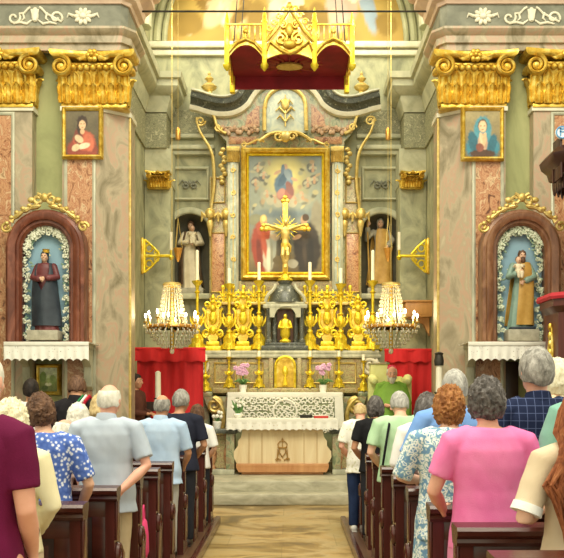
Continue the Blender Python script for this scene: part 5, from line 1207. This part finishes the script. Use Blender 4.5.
def wrinkle(seed, amp):
    o = Vector((seed*7.3, seed*2.9, 0))
    def post(co, n):
        d = noise.noise(Vector((co.x*9, co.y*9, co.z*3.2))+o)*.6+noise.noise(Vector((co.x*20+co.z*6, co.y*20, co.z*9))+o)*.4
        return co+n*d*amp*(1.7 if amp > .0055 else 1)
    return post
NP = [0]
def person(label, px, py, Y, top, yaw=0, w=1.0, belly=1.0, lean=0, pitch=0, hyaw=0, roll=0, skin='fair', hair=('short','grey'), sleeve=.6, arms=None, lower=None, skirt=False, collar=False, hem=.82, face=False, shoes=None, z0=.08, group='congregation standing in the pews', hx=0, vox=.0085, cuff=None, headscale=1.0, robe=False):
    NP[0] += 1; sd = NP[0]; X = wx(px, Y); h = wz(py, Y)-z0-.012; k = h/1.7
    t = thing('person', label, 'person', (X, Y, z0), yaw, group)
    sh = .185*w; tl = math.tan(lean)
    def bend(p):
        p = Vector(p); q = max(0, p.z-.95); return Vector((p.x+hx*max(0,p.z-1.2)/.4*0, p.y+tl*q, p.z-q*(1-math.cos(lean))))
    def fin(mb, sc=k): mb.v = [tuple(bend(v)*sc) for v in mb.v]; return mb
    neck = Vector((0,-.018,1.43)); Rm = Matrix.Rotation(hyaw, 4, 'Z') @ Matrix.Rotation(-pitch, 4, 'X') @ Matrix.Rotation(roll, 4, 'Y')
    def headx(mb): mb.v = [tuple(neck+Rm @ ((Vector(v)-neck)*(headscale if v[2] > 1.4 else 1))) for v in mb.v]; return mb
    # pose of the arms: elbow and wrist per side (local, unscaled)
    dflt = {'fold': ((.27,.0,1.10),(.05,.27,1.06)), 'hang': ((.255,-.03,1.10),(.26,.04,.86)), 'rest': ((.27,.08,1.12),(.22,.36,1.02)), 'low': ((.26,-.02,1.10),(.10,.22,.90))}
    A = []
    for s, a in zip((-1, 1), arms or ('low','low')):
        if isinstance(a, str): e, wv = dflt[a]; e = (s*(e[0]-.185+sh), e[1], e[2]); wv = (s*(wv[0]+(sh-.185)*.6), wv[1], wv[2])
        else: e, wv = a
        A.append((s, Vector((s*sh, -.015, 1.372)), Vector(e), Vector(wv)))
    # --- body: one continuous skin
    b = MB(); ring = lambda z, rx, ry, yo, g=0: [((rx*w+g)*math.cos(a), (ry*belly+g)*math.sin(a)+yo, z) for a in [2*PI*i/28 for i in range(28)]]
    b.loft([ring(z, rx*.93, ry*.93, yo) for z, rx, ry, yo in TORSO])
    H = MB(); H.ball(HC, HR, 22, 16); H.ball(HC+Vector((0,.028,-.058)), (.060,.066,.066), 18, 12); H.ball(HC+Vector((0,.062,-.094)), (.026,.026,.022), 12, 8)
    H.tube([(0,-.02,1.40),(0,-.006,1.47),(0,.0,1.54)], [.062,.055,.056], 16)
    H.tube([HC+Vector((0,.094,.018)), HC+Vector((0,.108,-.008)), HC+Vector((0,.118,-.030))], [.008,.012,.016], 10, True)
    for s in (-1, 1):
        H.ball(HC+Vector((s*.079,-.008,-.012)), (.011,.024,.033), 10, 8); H.ball(HC+Vector((s*.04,.068,-.028)), (.026,.024,.024), 10, 8); H.ball(HC+Vector((s*.032,.088,.024)), (.024,.014,.010), 10, 8)
        H.ball(HC+Vector((s*.013,.108,-.032)), (.009,.009,.008), 8, 6)
    H.ball(HC+Vector((0,.090,-.058)), (.026,.012,.008), 10, 6); H.ball(HC+Vector((0,.088,-.070)), (.022,.012,.008), 10, 6)
    headx(H); b.add(H.v, H.f)
    arm = MB()
    for s, S, E, W in A:
        b.tube([S*.9+Vector((0,0,.14)), S, S+(E-S)*.5, E, E+(W-E)*.35, W+(E-W)*.15, W], [.05,.053,.046,.038,.040,.030,.026], 14, True)
        f = W-E
        pn = Vector((-s,.2,-.3)) if f.z < -.12 else Vector((0,.1,-1))
        arm_side = -s*1
        fx = unit(f); nn = unit(pn-fx*pn.dot(fx)); xs = fx.cross(nn)
        want = Vector((-s*.4,.6,.5)); side = 1 if xs.dot(want) > 0 else -1
        hand(b, W+fx*.012, f, pn, side, 1.0, .55)
    for s in (-1, 1):
        b.tube([(s*.085,0,.9),(s*.09,.01,.68),(s*.092,.0,.47),(s*.094,-.015,.28),(s*.095,-.01,.09)], [.085,.075,.054,.050,.034], 14, True); b.tube([(s*.095,-.035,.04),(s*.097,.06,.035),(s*.1,.14,.03)], [.033,.036,.028], 10, True)
    fin(b); remeshed(b, 'body', SKINS[skin], t, vox, 3)
    # --- face details
    for s in (-1, 1):
        e = MB().ball(HC+Vector((s*.031,.088,.008)), (.013,.010,.008), 10, 8); headx(e); fin(e).build('eye', EYEW, t)
        e2 = MB().ball(HC+Vector((s*.031,.096,.008)), (.006,.004,.006), 8, 6); headx(e2); fin(e2).build('iris', MATS_EYE, t.children[-1])
        if face: e = MB().tube([HC+Vector((s*.014,.102,.03)), HC+Vector((s*.032,.1,.036)), HC+Vector((s*.05,.086,.03))], [.003,.004,.002], 6); headx(e); fin(e).build('eyebrow', HAIR['grey'], t)
    if face:
        e = MB().tube([HC+Vector((-.024,.09,-.064)), HC+Vector((0,.101,-.063)), HC+Vector((.024,.09,-.064))], [.003,.006,.003], 7); headx(e); fin(e).build('mouth', LIP, t)
    # --- top: shirt over torso and upper arms
    th = .017; m = MB()
    rg = [ring(hem, TORSO[1][1]*1.02, TORSO[1][2]*1.05, 0, th+.012)]+[ring(z, rx, ry, yo, th) for z, rx, ry, yo in TORSO if z > hem+.04]
    m.loft(rg)
    for s, S, E, W in A:
        Lu = (E-S).length; Lf = (W-E).length; pts = [Vector((S.x*.45,S.y,S.z+.035)), S+Vector((0,0,-.005))]; rad = [.062,.074]
        if sleeve > 0:
            if sleeve <= 1: q = S+(E-S)*sleeve; pts += [S+(E-S)*sleeve*.5, q]; rad += [.070,.067]
            else: q = E+(W-E)*min(.97,(sleeve-1)); pts += [S+(E-S)*.5, E, (E+q)/2, q]; rad += [.066,.056,.050,.042]
        m.tube(pts, rad, 16)
        if sleeve == 0: pass
    fin(m); remeshed(m, 'shirt' if not robe else 'chasuble', top, t, .010, 3, wrinkle(sd, .006))
    if cuff:
        for s, S, E, W in A:
            q = S+(E-S)*sleeve; c = MB().tube([q-(E-S)*.12, q, q+(E-S)*.02], [.071,.074,.074], 18); fin(c).build('cuff', cuff, t)
    if collar:
        c = MB(); c.loft([[(r*math.cos(a), r*.98*math.sin(a)-.018+.012*math.sin(a), z-.014*math.sin(a)) for a in [2*PI*i/26 for i in range(26)]] for r, z in ((.074,1.415),(.082,1.42),(.080,1.44),(.068,1.478),(.060,1.478),(.058,1.43))]); fin(c).build('collar', top, t)
    # --- lower garment
    l = MB(); lm = lower or M_fabric('dark_trousers', '#23242a', '#33343c')
    if skirt or robe:
        l.loft([[(rx*w*math.cos(a)*(1+.03*math.sin(9*a)), ry*math.sin(a)*(1+.03*math.sin(9*a+1)), z) for a in [2*PI*i/48 for i in range(48)]] for z, rx, ry in (((.94,.18,.13),(.85,.195,.145),(.6,.21,.165),(.42 if skirt else .06,.23,.19)))])
    else:
        l.loft([ring(z, rx, ry, 0, .013) for z, rx, ry in ((.80,.150,.10),(.86,.165,.112),(.95,.166,.112))])
        for s in (-1, 1): l.tube([(s*.085,0,.88),(s*.092,.01,.66),(s*.095,0,.46),(s*.097,-.01,.25),(s*.098,-.005,.075)], [.1,.092,.074,.068,.064], 16)
    remeshed(fin(l), 'skirt' if skirt else 'alb' if robe else 'trousers', lm, t, .011, 2, wrinkle(sd+50, .005))
    for s in (-1, 1):
        q = MB().tube([(s*.095,-.06,.045),(s*.097,.05,.045),(s*.102,.16,.034)], [.046,.048,.036], 12, True); q.box(s*.098-.042,s*.098+.042,-.1,.19,0,.018,.008)
        q.v = [tuple(Vector(v)*k) for v in q.v]; q.build('shoe', shoes or M_noise('dark_leather', [(.3,'#241c18'),(.7,'#3a2e28')], 5, .4), t)
    # --- hair
    if hair:
        hm = headx(hair_mesh(hair[0], sd)); fin(hm).build('hair', HAIR[hair[1]], t)
    t['k'] = k; 
    return t, (lambda mb: fin(headx(mb))), fin
def checks(name, bg, line, sc):
    m, nt, b = base(name, .85, 0, .15); v = coords(nt)
    br = nt.nodes.new('ShaderNodeTexBrick'); br.inputs['Scale'].default_value = sc; br.offset = 0; br.inputs['Mortar Size'].default_value = .02; br.inputs['Brick Width'].default_value = .5; br.inputs['Row Height'].default_value = .5
    sep = nt.nodes.new('ShaderNodeSeparateXYZ'); cmb = nt.nodes.new('ShaderNodeCombineXYZ'); nt.links.new(v, sep.inputs[0]); nt.links.new(sep.outputs[0], cmb.inputs[0]); nt.links.new(sep.outputs[2], cmb.inputs[1]); nt.links.new(cmb.outputs[0], br.inputs['Vector'])
    br.inputs['Color1'].default_value = lin(bg); br.inputs['Color2'].default_value = lin(bg); br.inputs['Mortar'].default_value = lin(line); nt.links.new(br.outputs['Color'], b.inputs['Base Color']); return m
FB = dict(
 maroon=M_fabric('maroon_jersey', '#5c1338', '#701a46'), cream=M_fabric('cream_knit', '#e3d9ae', '#f0e8c6'), bluepat=M_cells('blue_white_print', [(0,'#edf0fb'),(.26,'#dfe5f8'),(.42,'#5c79c8'),(1,'#3f5aa8')], 42, .85, 0, 0, 'LINEAR'),
 greyblue=M_fabric('pale_grey_blue_cotton', '#a9b6c8', '#c0cad8'), paleblue=M_fabric('pale_blue_cotton', '#a5c0e2', '#bfd4ee'), navy=M_fabric('navy_cotton', '#20222f', '#2e3142'), white=M_fabric('white_cotton', '#e2e0de', '#f3f1ee'),
 suit=M_fabric('dark_suit', '#1d1b1e', '#2b282c'), stripe=M_cells('grey_striped_cotton', [(0,'#c6c2bc'),(.4,'#e6e2da'),(1,'#d0ccc4')], 22, .85, 0, 0, 'LINEAR', 'F1', (1,1,.02)), palepink=M_fabric('pale_pink_cotton', '#e6c9c0', '#f0dad2'), beige=M_fabric('beige_cotton', '#c9b598', '#dcc9ae'),
 pink=M_fabric('bright_pink_cotton', '#e56bab', '#f38ec2'), teal=M_fabric('teal_cotton', '#78ab9c', '#93c2b2'), check=checks('navy_check_cotton', '#1f2846', '#57648c', 12), floral=M_cells('blue_floral_cotton', [(0,'#4f79ae'),(.2,'#7fa4c4'),(.32,'#dfe7e6'),(.45,'#f0f0ea'),(.56,'#9cbcc0'),(.7,'#6e94b8')], 26, .85, .15, 0, 'LINEAR'),
 blue=M_fabric('cornflower_cotton', '#6f9ade', '#86aeea'), green=M_fabric('pale_green_cotton', '#a3c8a0', '#bcdcb6'), black=M_fabric('black_cotton', '#17171a', '#26262a'), leafprint=M_cells('white_leaf_print', [(0,'#b9b98e'),(.2,'#d9d8bc'),(.35,'#f0eee2'),(1,'#f3f1e8')], 20, .85, .2, 0, 'LINEAR'),
 khaki=M_fabric('khaki_cotton', '#b8a482', '#ccbb9c'), grey=M_fabric('light_grey_cotton', '#a9a9a6', '#c2c2be'), jeans=M_fabric('blue_denim', '#1f2c4a', '#31426a'), chas=M_fabric('green_silk', '#6f9a3a', '#8fb552', .6), brown=M_fabric('brown_cotton', '#4f2f26', '#6b4236'), wtr=M_fabric('white_trousers', '#e6e6e4', '#f6f6f4'))
Dp = .58
# ---- left block
person('person in maroon T-shirt with one hand on the pew end, at the left edge', -20, 347, 3.2, FB['maroon'], skin='pink', hair=('bald','white'), w=.84, belly=1.2, yaw=-.12, arms=('low', ((.195,-.03,1.10),(.14,.16,.92))), sleeve=.72, hyaw=.0, lower=FB['suit'])
person('person with curly cream-white hair in a cream cardigan behind the maroon shirt', 8, 401, 4.35, FB['cream'], hair=('curly','cream'), sleeve=1.9, w=1.02, pitch=.25, arms=('low','low'), lower=FB['beige'], skirt=True)
person('woman with brown hair in a blue and white patterned blouse', 45, 393, 5.16, FB['bluepat'], hair=('wavy','brown'), sleeve=.85, w=1.02, belly=1.15, pitch=.3, hyaw=.3, roll=-.12, arms=('low',((.3,.0,1.09),(.2,.2,.92))), lower=FB['navy'], skirt=True)
person('stooping bald person in pale pink between the patterned blouse and the grey-blue shirt', 54, 414, 5.87, FB['palepink'], hair=('bald','white'), skin='pink', sleeve=.7, w=.9, pitch=.5, lean=.12, hyaw=-.5)
person('white-haired balding man in pale grey-blue polo and khaki trousers by the aisle', 107, 382, 5.87, FB['greyblue'], hair=('bald','white'), skin='pink', collar=True, w=1.12, belly=1.1, pitch=.22, hyaw=-.15, sleeve=.8, arms=('low', ((.30,-.05,1.10),(.13,-.17,.93))), lower=FB['khaki'], hem=.76)
person('white-haired person in a grey striped blouse in front of the dark suit', 77, 404, 6.5, FB['stripe'], hair=('bob','white'), sleeve=.8, w=.92, pitch=.25)
person('blond-haired person in beige half hidden left of the grey-blue polo', 100, 395, 7.15, FB['beige'], hair=('bob','blond'), sleeve=.9, w=.9, pitch=.2)
tm, hf, bf = person('person in dark suit wearing a green white and red sash over one shoulder', 77, 372, 8.42, FB['suit'], hair=('short','brown'), skin='tan', sleeve=1.95, w=1.05, yaw=-.15, hyaw=.3, pitch=.55, collar=True)
for i, (c, m_) in enumerate((('green','#2f7a4a'),('white','#ecebe4'),('red','#b8283a'))):
    o = (i-1)*.034; sb = MB()
    def sf(u, v):
        a = PI*.5+2*PI*u; x = .22*math.cos(a)+o*.6; z = 1.16+.27*math.sin(a)*1.0+(-.9*x); y = .15*math.sin(a+1.2)
        return Vector((x+(v-.5)*.034, y, z))
    P = [Vector((.10+o,-.02,1.475)), Vector((.09+o,-.105,1.425)), Vector((.05+o,-.148,1.29)), Vector((-.06+o,-.150,1.12)), Vector((-.15+o*.7,-.125,.98)), Vector((-.205+o*.4,0,.92)), Vector((-.12+o,.14,1.0)), Vector((0+o,.15,1.14)), Vector((.07+o,.135,1.32)), Vector((.09+o,.075,1.44))]
    sb.tube(P, .02, 8, loop=True, flat=.6); bf(sb).build('sash_stripe', M_fabric('sash_'+c, m_), tm)
person('dark-haired person in a white top by the small green landscape picture', 31, 379, 9.76, FB['white'], hair=('short','black'), skin='tan', w=.98)
person('balding grey-haired man in a light blue shirt by the aisle', 161, 393, 7.85, FB['paleblue'], hair=('bald','grey'), skin='tan', collar=True, sleeve=.85, w=1.12, belly=1.08, pitch=.25, hyaw=-.1, lower=FB['grey'], arms=('low',((.28,.02,1.09),(.22,.2,.96))), hem=.78)
person('grey-haired man in a navy shirt in front of the light blue shirt', 179, 389, 8.55, FB['navy'], hair=('short','grey'), skin='tan', sleeve=.8, w=1.1, pitch=.2, hyaw=-.4, arms=('low','low'))
person('brown-haired person in a white shirt nearest the altar on the left of the aisle', 197, 405, 9.8, FB['white'], hair=('bob','brown'), sleeve=.9, w=.95, pitch=.2)
person('person in brown facing sideways near the left red screen', 136, 374, 13.05, FB['brown'], yaw=-PI*.62, skin='tan', hair=('short','black'), sleeve=1.9, face=True, z0=.3, group='clergy and servers', arms=('fold','fold'))
# ---- right block
person('woman in a bright pink T-shirt with dark wavy hair', 488, 378, 4.28, FB['pink'], hair=('wavy','darkgrey'), skin='pink', w=1.06, belly=1.2, pitch=.18, hyaw=.05, sleeve=.68, arms=(((-.29,.02,1.10),(-.2,.24,.98)), ((.29,.0,1.10),(.16,.24,.96))), hem=.80, lower=M_fabric('pink_skirt', '#d07aa0', '#e08fb4'), skirt=True)
tl_, hf, bf = person('woman with long auburn hair in a beige blouse with white cuffs, right edge', 584, 387, 3.6, FB['beige'], hair=('long','redbrown'), sleeve=.86, w=1.05, cuff=FB['white'], pitch=.1, arms=(((-.30,-.06,1.10),(-.16,.16,1.12)), ((.30,-.06,1.10),(.16,.18,1.12))), lower=FB['wtr'], hem=.90)
rr = random.Random(5); st = MB()
for i in range(110):
    a = rr.uniform(PI*.95, PI*2.05); r = rr.uniform(.8, 1.06); x = .088*r*math.cos(a)-.012; y = .1*r*math.sin(a); wv = rr.uniform(-.02,.02); L = rr.uniform(.22,.42)
    P = [Vector((x*.7,y*.7,1.68)), Vector((x*1.1,y*1.12,1.60)), Vector((x*1.2+wv,y*1.2-.02,1.50)), Vector((x*1.35-wv,-.10+y*.5,1.42)), Vector((x*1.7+wv*1.5-.02,-.13+y*.25,1.36-L*.3)), Vector((x*1.4-wv,-.135+y*.2,1.42-L))]
    st.tube(P, [.008,.011,.012,.012,.010,.004], 6)
bf(st).build('hair_lengths', HAIR['redbrown'], tl_)
person('tall person in a teal top cut off by the right edge', 600, 345, 4.27, FB['teal'], hair=('short','brown'), sleeve=.8, w=1.05, arms=('low','low'))
person('man with grey hair in a navy checked shirt', 537, 352, 5.08, FB['check'], hair=('short','grey'), skin='pink', collar=True, sleeve=.9, w=1.08, headscale=1.08, hyaw=.12)
person('woman with auburn curly hair in a blue and white floral dress holding the pew end', 449, 387, 5.08, FB['floral'], hair=('curly','auburn'), sleeve=1.0, w=1.12, belly=1.15, pitch=.25, roll=.05, arms=(((-.31,.02,1.12),(-.14,.27,1.08)), 'low'), lower=FB['floral'], skirt=True, hem=.72)
person('grey-haired person in a cornflower blue shirt between the floral dress and green shirt', 455, 370, 5.86, FB['blue'], hair=('short','lightgrey'), sleeve=1.0, w=1.2, pitch=.05, collar=True, arms=(((-.33,-.02,1.12),(-.25,.2,.96)), 'low'))
person('white-haired person half hidden behind the navy checked shirt', 556, 361, 6.62, FB['beige'], hair=('bob','cream'), skin='fair', w=.95, yaw=.9, sleeve=.9)
person('grey-haired person in a white cardigan leaning behind the blue shirt', 425, 393, 6.7, FB['white'], hair=('bob','darkgrey'), sleeve=1.9, w=1.0, lean=.08, pitch=.2, roll=.15)
tg, hf, bf = person('grey-haired person in a pale green T-shirt with a dark shoulder strap', 401, 388, 7.43, FB['green'], hair=('short','lightgrey'), sleeve=.75, w=1.16, belly=1.1, pitch=.5, lean=.06, lower=FB['khaki'], arms=('low','low'))
sp = MB().tube([(-.10,-.03,1.43),(-.125,-.13,1.36),(-.155,-.15,1.2),(-.185,-.13,1.0),(-.2,-.08,.88)], .012, 8, flat=.6); bf(sp).build('shoulder_strap', FB['black'], tg)
person('dark-haired person in black between the green shirt and the leaf-print blouse', 376, 396, 8.8, FB['black'], hair=('bob','darkgrey'), sleeve=.7, w=1.0, pitch=.35, skin='tan', arms=('low','low'))
person('bowed person in white leaf-print blouse, jeans and white shoes at the aisle', 361, 399, 9.45, FB['leafprint'], hair=('bald','blond'), skin='pink', sleeve=.8, w=.98, lean=.12, pitch=.5, lower=FB['jeans'], shoes=M_noise('white_leather', [(.3,'#e2dfd8'),(.7,'#f4f2ec')], 5, .4), hem=.76)
# ---- bishop
tb, hf, bf = person('bishop in green chasuble with pink skullcap and white beard facing the people', 391.5, 365, 14.0, FB['chas'], yaw=PI, hair=('bald','white'), skin='pink', face=True, z0=.3, w=1.0, sleeve=1.7, hem=.5, lower=FB['white'], robe=True, pitch=.25, group='clergy and servers', arms=('fold','fold'))
cs = MB().loft([[(rx*math.cos(a)*(1+.03*math.sin(8*a)), ry*math.sin(a)*(1+.03*math.sin(8*a)), z) for a in [2*PI*i/48 for i in range(48)]] for z, rx, ry in ((.5,.30,.2),(.8,.32,.23),(1.1,.31,.21),(1.3,.25,.155),(1.4,.15,.105),(1.44,.085,.08))]); bf(cs).build('chasuble_cape', FB['chas'], tb)
st = MB()
for s in (-1, 1): st.box(s*.05-.025,s*.05+.025,.12,.26,.6,1.2,.004)
zc_ = MB().lathe([(.074,0),(.07,.025),(.05,.045),(.02,.053),(.0,.054)], (0,-.03,1.655), 20, 1, 1.05); hf(zc_).build('skullcap', M_fabric('magenta_silk', '#c9385c', '#dc5478'), tb)
bd = MB(); bd.ball(HC+Vector((0,.062,-.085)), (.058,.052,.052), 18, 12); bd.ball(HC+Vector((0,.075,-.12)), (.042,.04,.04), 14, 10)
for s in (-1, 1): bd.ball(HC+Vector((s*.056,.03,-.06)), (.022,.04,.05), 12, 8); bd.tube([HC+Vector((0,.107,-.05)), HC+Vector((s*.03,.095,-.066))], [.010,.006], 7, True)
bd.v = [tuple(Vector(v)+Vector((0,1,-.3))*.004*noise.noise(Vector(v)*60)) for v in bd.v]; hf(bd).build('beard', HAIR['white'], tb)

# ------------------------------------------------------------------ pews
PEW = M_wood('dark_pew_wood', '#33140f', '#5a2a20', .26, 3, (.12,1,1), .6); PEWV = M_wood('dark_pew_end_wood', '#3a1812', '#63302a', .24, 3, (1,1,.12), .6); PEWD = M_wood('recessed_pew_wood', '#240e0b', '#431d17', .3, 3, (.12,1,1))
PLAT = M_wood('platform_wood', '#4a3022', '#6f4c38', .4, 2.5, (1,.1,1))
struct(MB().box(-4.25,-.76,2.6,10.5,0,.08,.008).build('floor_platform', PLAT)); struct(MB().box(.70,4.25,2.6,10.5,0,.08,.008).build('floor_platform', PLAT))
struct(MB().box(-.79,-.73,2.6,10.52,0,.095,.01).build('trim_16', PEWV)); struct(MB().box(.67,.73,2.6,10.52,0,.095,.01).build('trim_16', PEWV))
def make_pew(label, s, L, group):
    """origin at the aisle end of the back; runs away from the aisle in direction s, seat towards +y"""
    t = thing('church_pew', label, 'pew', (0,0,0), 0, group); X = lambda a, b: sorted((s*a, s*b))
    prof = [(-.05,0),(.28,0),(.29,.05),(.22,.09),(.19,.2),(.23,.30),(.29,.38),(.30,.43),(.24,.47),(.15,.50),(.10,.58),(.115,.68),(.09,.76),(.055,.80),(.05,.87),(.02,.87),(-.05,.87)]
    for a in (0, L-.055):
        e = MB().prism(prof, *X(a, a+.055), axis='x').build('end_panel', PEWV, t)
        out = -.012 if a == 0 else .055
        MB().box(*X(a+out, a+out+.012), -.03, .06, .56, .82, .004).build('raised_field', PEWV, e); MB().box(*X(a+out, a+out+.012), .0, .2, .12, .4, .004).build('raised_field', PEWV, e)
        k = MB(); k.tube([(s*(a-.004 if a == 0 else a+.06), .05+.05*math.cos(q), .47+.05*math.sin(q)) for q in [i*2*PI/16 for i in range(16)]], .022, 8, loop=True); k.ball((s*(a-.004 if a == 0 else a+.06),.05,.47), (.02,.034,.034), 10, 8); k.build('carved_roundel', PEWV, e)
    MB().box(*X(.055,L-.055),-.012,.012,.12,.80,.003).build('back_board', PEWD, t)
    f = MB().box(*X(.05,L-.05),-.035,.02,.70,.80,.006).box(*X(.05,L-.05),-.035,.02,.10,.19,.006); nst = max(2, int(L/.62)); stx = [.055+(L-.11-.085)*i/nst for i in range(nst+1)]
    for x in stx: f.box(*X(x, x+.085), -.034, .018, .15, .75, .005)
    f.build('frame', PEW, t)
    for x, x2 in zip(stx, stx[1:]):
        p = MB(); c = (x+x2+.085)/2; hw = (x2-x-.085)/2-.03
        p.loft([[(s*(c+sx*q), y, z) for sx, z in ((-1,.225+g),(1,.225+g),(1,.665-g),(-1,.665-g))] for q, y, g in ((hw,-.008,0),(hw,-.016,0),(hw-.03,-.028,.03))]); p.build('raised_panel', PEW, t)
        for zz, q in ((.36,1),(.36,-1),(.53,1),(.53,-1)): MB().lathe([(.0,-.06),(.018,-.04),(.026,0),(.018,.04),(.0,.06)], (s*(c+q*(hw-.07)),-.03,zz), 10, 1, .5).build('carved_drop', PEWV, t)
    r = [(-.07,.80),(-.078,.815),(-.07,.83),(-.085,.845),(-.088,.865),(-.075,.88),(.05,.885),(.06,.87),(.05,.845),(.03,.80)]
    MB().prism(r, *X(-.02,L+.02), axis='x').build('top_rail', PEW, t)
    MB().box(*X(.055,L-.055),.0,.285,.40,.435,.01).build('seat', PEW, t)
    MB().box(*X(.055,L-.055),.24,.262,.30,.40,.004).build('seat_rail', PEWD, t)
    MB().box(*X(.055,L-.055),-.17,-.03,.74,.765,.006).build('book_ledge', PEW, t) if 0 else None
    MB().box(*X(.02,L-.02),.02,.09,.06,.11,.006).build('foot_bar', PEW, t)
    return t
LD = [3.7,4.62,5.43,6.12,6.77,7.4,8.1,8.8,9.45,10.08]; RD = [3.15,3.85,4.58,5.4,6.17,6.95,7.68,8.35,9.05,9.75]
PX = 0; words_ = ['first','second','third','fourth','fifth','sixth','seventh','eighth','ninth','tenth']
pl = make_pew('dark carved pew, left block, first from the camera', -1, 3.2, 'dark wooden pews of the left block')
pr_ = make_pew('dark carved pew, right block, first from the camera', 1, 3.2, 'dark wooden pews of the right block')
for i, d in enumerate(LD):
    o = pl if i == 0 else dup(pl, (0,0,0), f'dark carved pew, left block, {words_[i]} from the camera')
    o.location = (-.985+.18*max(0,d-5)/5, d, .08)
for i, d in enumerate(RD):
    o = pr_ if i == 0 else dup(pr_, (0,0,0), f'dark carved pew, right block, {words_[i]} from the camera')
    o.location = (.80, d, .08)
# pink bag hanging inside the fourth pew end
b = thing('cloth_bag', 'bright pink and white cloth bag hanging at a left pew end by the aisle', 'bag', (-.985, 6.55, .45))
MB().loft([[(x*.035*q, y*.07*q-.0, z) for x, y in [(math.cos(a), math.sin(a)) for a in [i*2*PI/16 for i in range(16)]]] for z, q in ((-.12,.7),(-.08,1.1),(.05,1.0),(.14,.7),(.16,.4))]).build('pouch', M_fabric('hot_pink', '#d83f74', '#ea5a8c'), b)
MB().loft([[(x*.03*q, y*.06*q, z) for x, y in [(math.cos(a), math.sin(a)) for a in [i*2*PI/16 for i in range(16)]]] for z, q in ((-.36,.8),(-.25,1.0),(-.13,.9),(-.1,.6))]).build('scarf', FB['grey'], b)
MB().tube(bez((0,-.03,.14),(0,-.05,.3),(0,.05,.3),(0,.03,.14)), .006, 6).build('handle', M_fabric('hot_pink', ''), b)
# ------------------------------------------------------------------ light, camera
w = bpy.data.worlds.new('World'); scene.world = w; w.use_nodes = True
bgn = w.node_tree.nodes['Background']; bgn.inputs[0].default_value = lin('#fbf6d6'); bgn.inputs[1].default_value = .8
def area(name, loc, rot, sx, sy, e, c='#fff1d6'):
    l = bpy.data.lights.new(name, 'AREA'); l.shape = 'RECTANGLE'; l.size = sx; l.size_y = sy; l.energy = e; l.color = lin(c)[:3]
    o = bpy.data.objects.new(name, l); C.objects.link(o); o.location = loc; o.rotation_euler = rot; return o
area('nave_fill', (0, 3.5, 10.5), (math.radians(25),0,0), 7, 5, 700, '#fff8e2')  # added overhead fill for the nave, no window behind it
area('chancel_fill_left', (-1.6, 14.0, 8.6), (0,math.radians(-30),0), 1.2, 2.2, 70, '#fffadc')  # added fill under the vault to brighten the chancel, no window there
area('chancel_fill_right', (1.6, 14.0, 8.6), (0,math.radians(30),0), 1.2, 2.2, 70, '#fffadc')  # same added fill on the right side, no window either
for s in (-1, 1):
    l = bpy.data.lights.new('chandelier_light', 'POINT'); l.energy = 22; l.color = lin('#ffe2a6')[:3]; l.shadow_soft_size = .3
    o = bpy.data.objects.new('chandelier_light', l); C.objects.link(o); o.location = (s*1.62, 13.2, 2.75)
    sp = bpy.data.lights.new('altar_fill_spot', 'SPOT'); sp.energy = 420; sp.color = lin('#fff0c0')[:3]; sp.spot_size = math.radians(50); sp.spot_blend = .8; sp.shadow_soft_size = .2
    o = bpy.data.objects.new('altar_fill_spot', sp); C.objects.link(o); o.location = (s*1.9, 12.4, 7.6)  # unseen spot added to brighten the altarpiece, no fitting modelled
    o.rotation_euler = (Vector((-s*.3, 15.2, 3.2))-o.location).to_track_quat('-Z', 'Y').to_euler()
cam = bpy.data.cameras.new('Camera'); cam.sensor_width = 36; cam.lens = F/564*36
cam.shift_x = -(VX-282)/564; cam.shift_y = (VY-279)/564; cam.clip_start = .05
co = bpy.data.objects.new('Camera', cam); C.objects.link(co); co.location = (CX, 0, CZ); co.rotation_euler = (PI/2, 0, 0); scene.camera = co
vs = scene.view_settings; scene.display_settings.display_device = 'sRGB'; vs.view_transform = 'Standard'; vs.look = 'None'; vs.gamma = 1; vs.use_curve_mapping = False; vs.exposure = .72
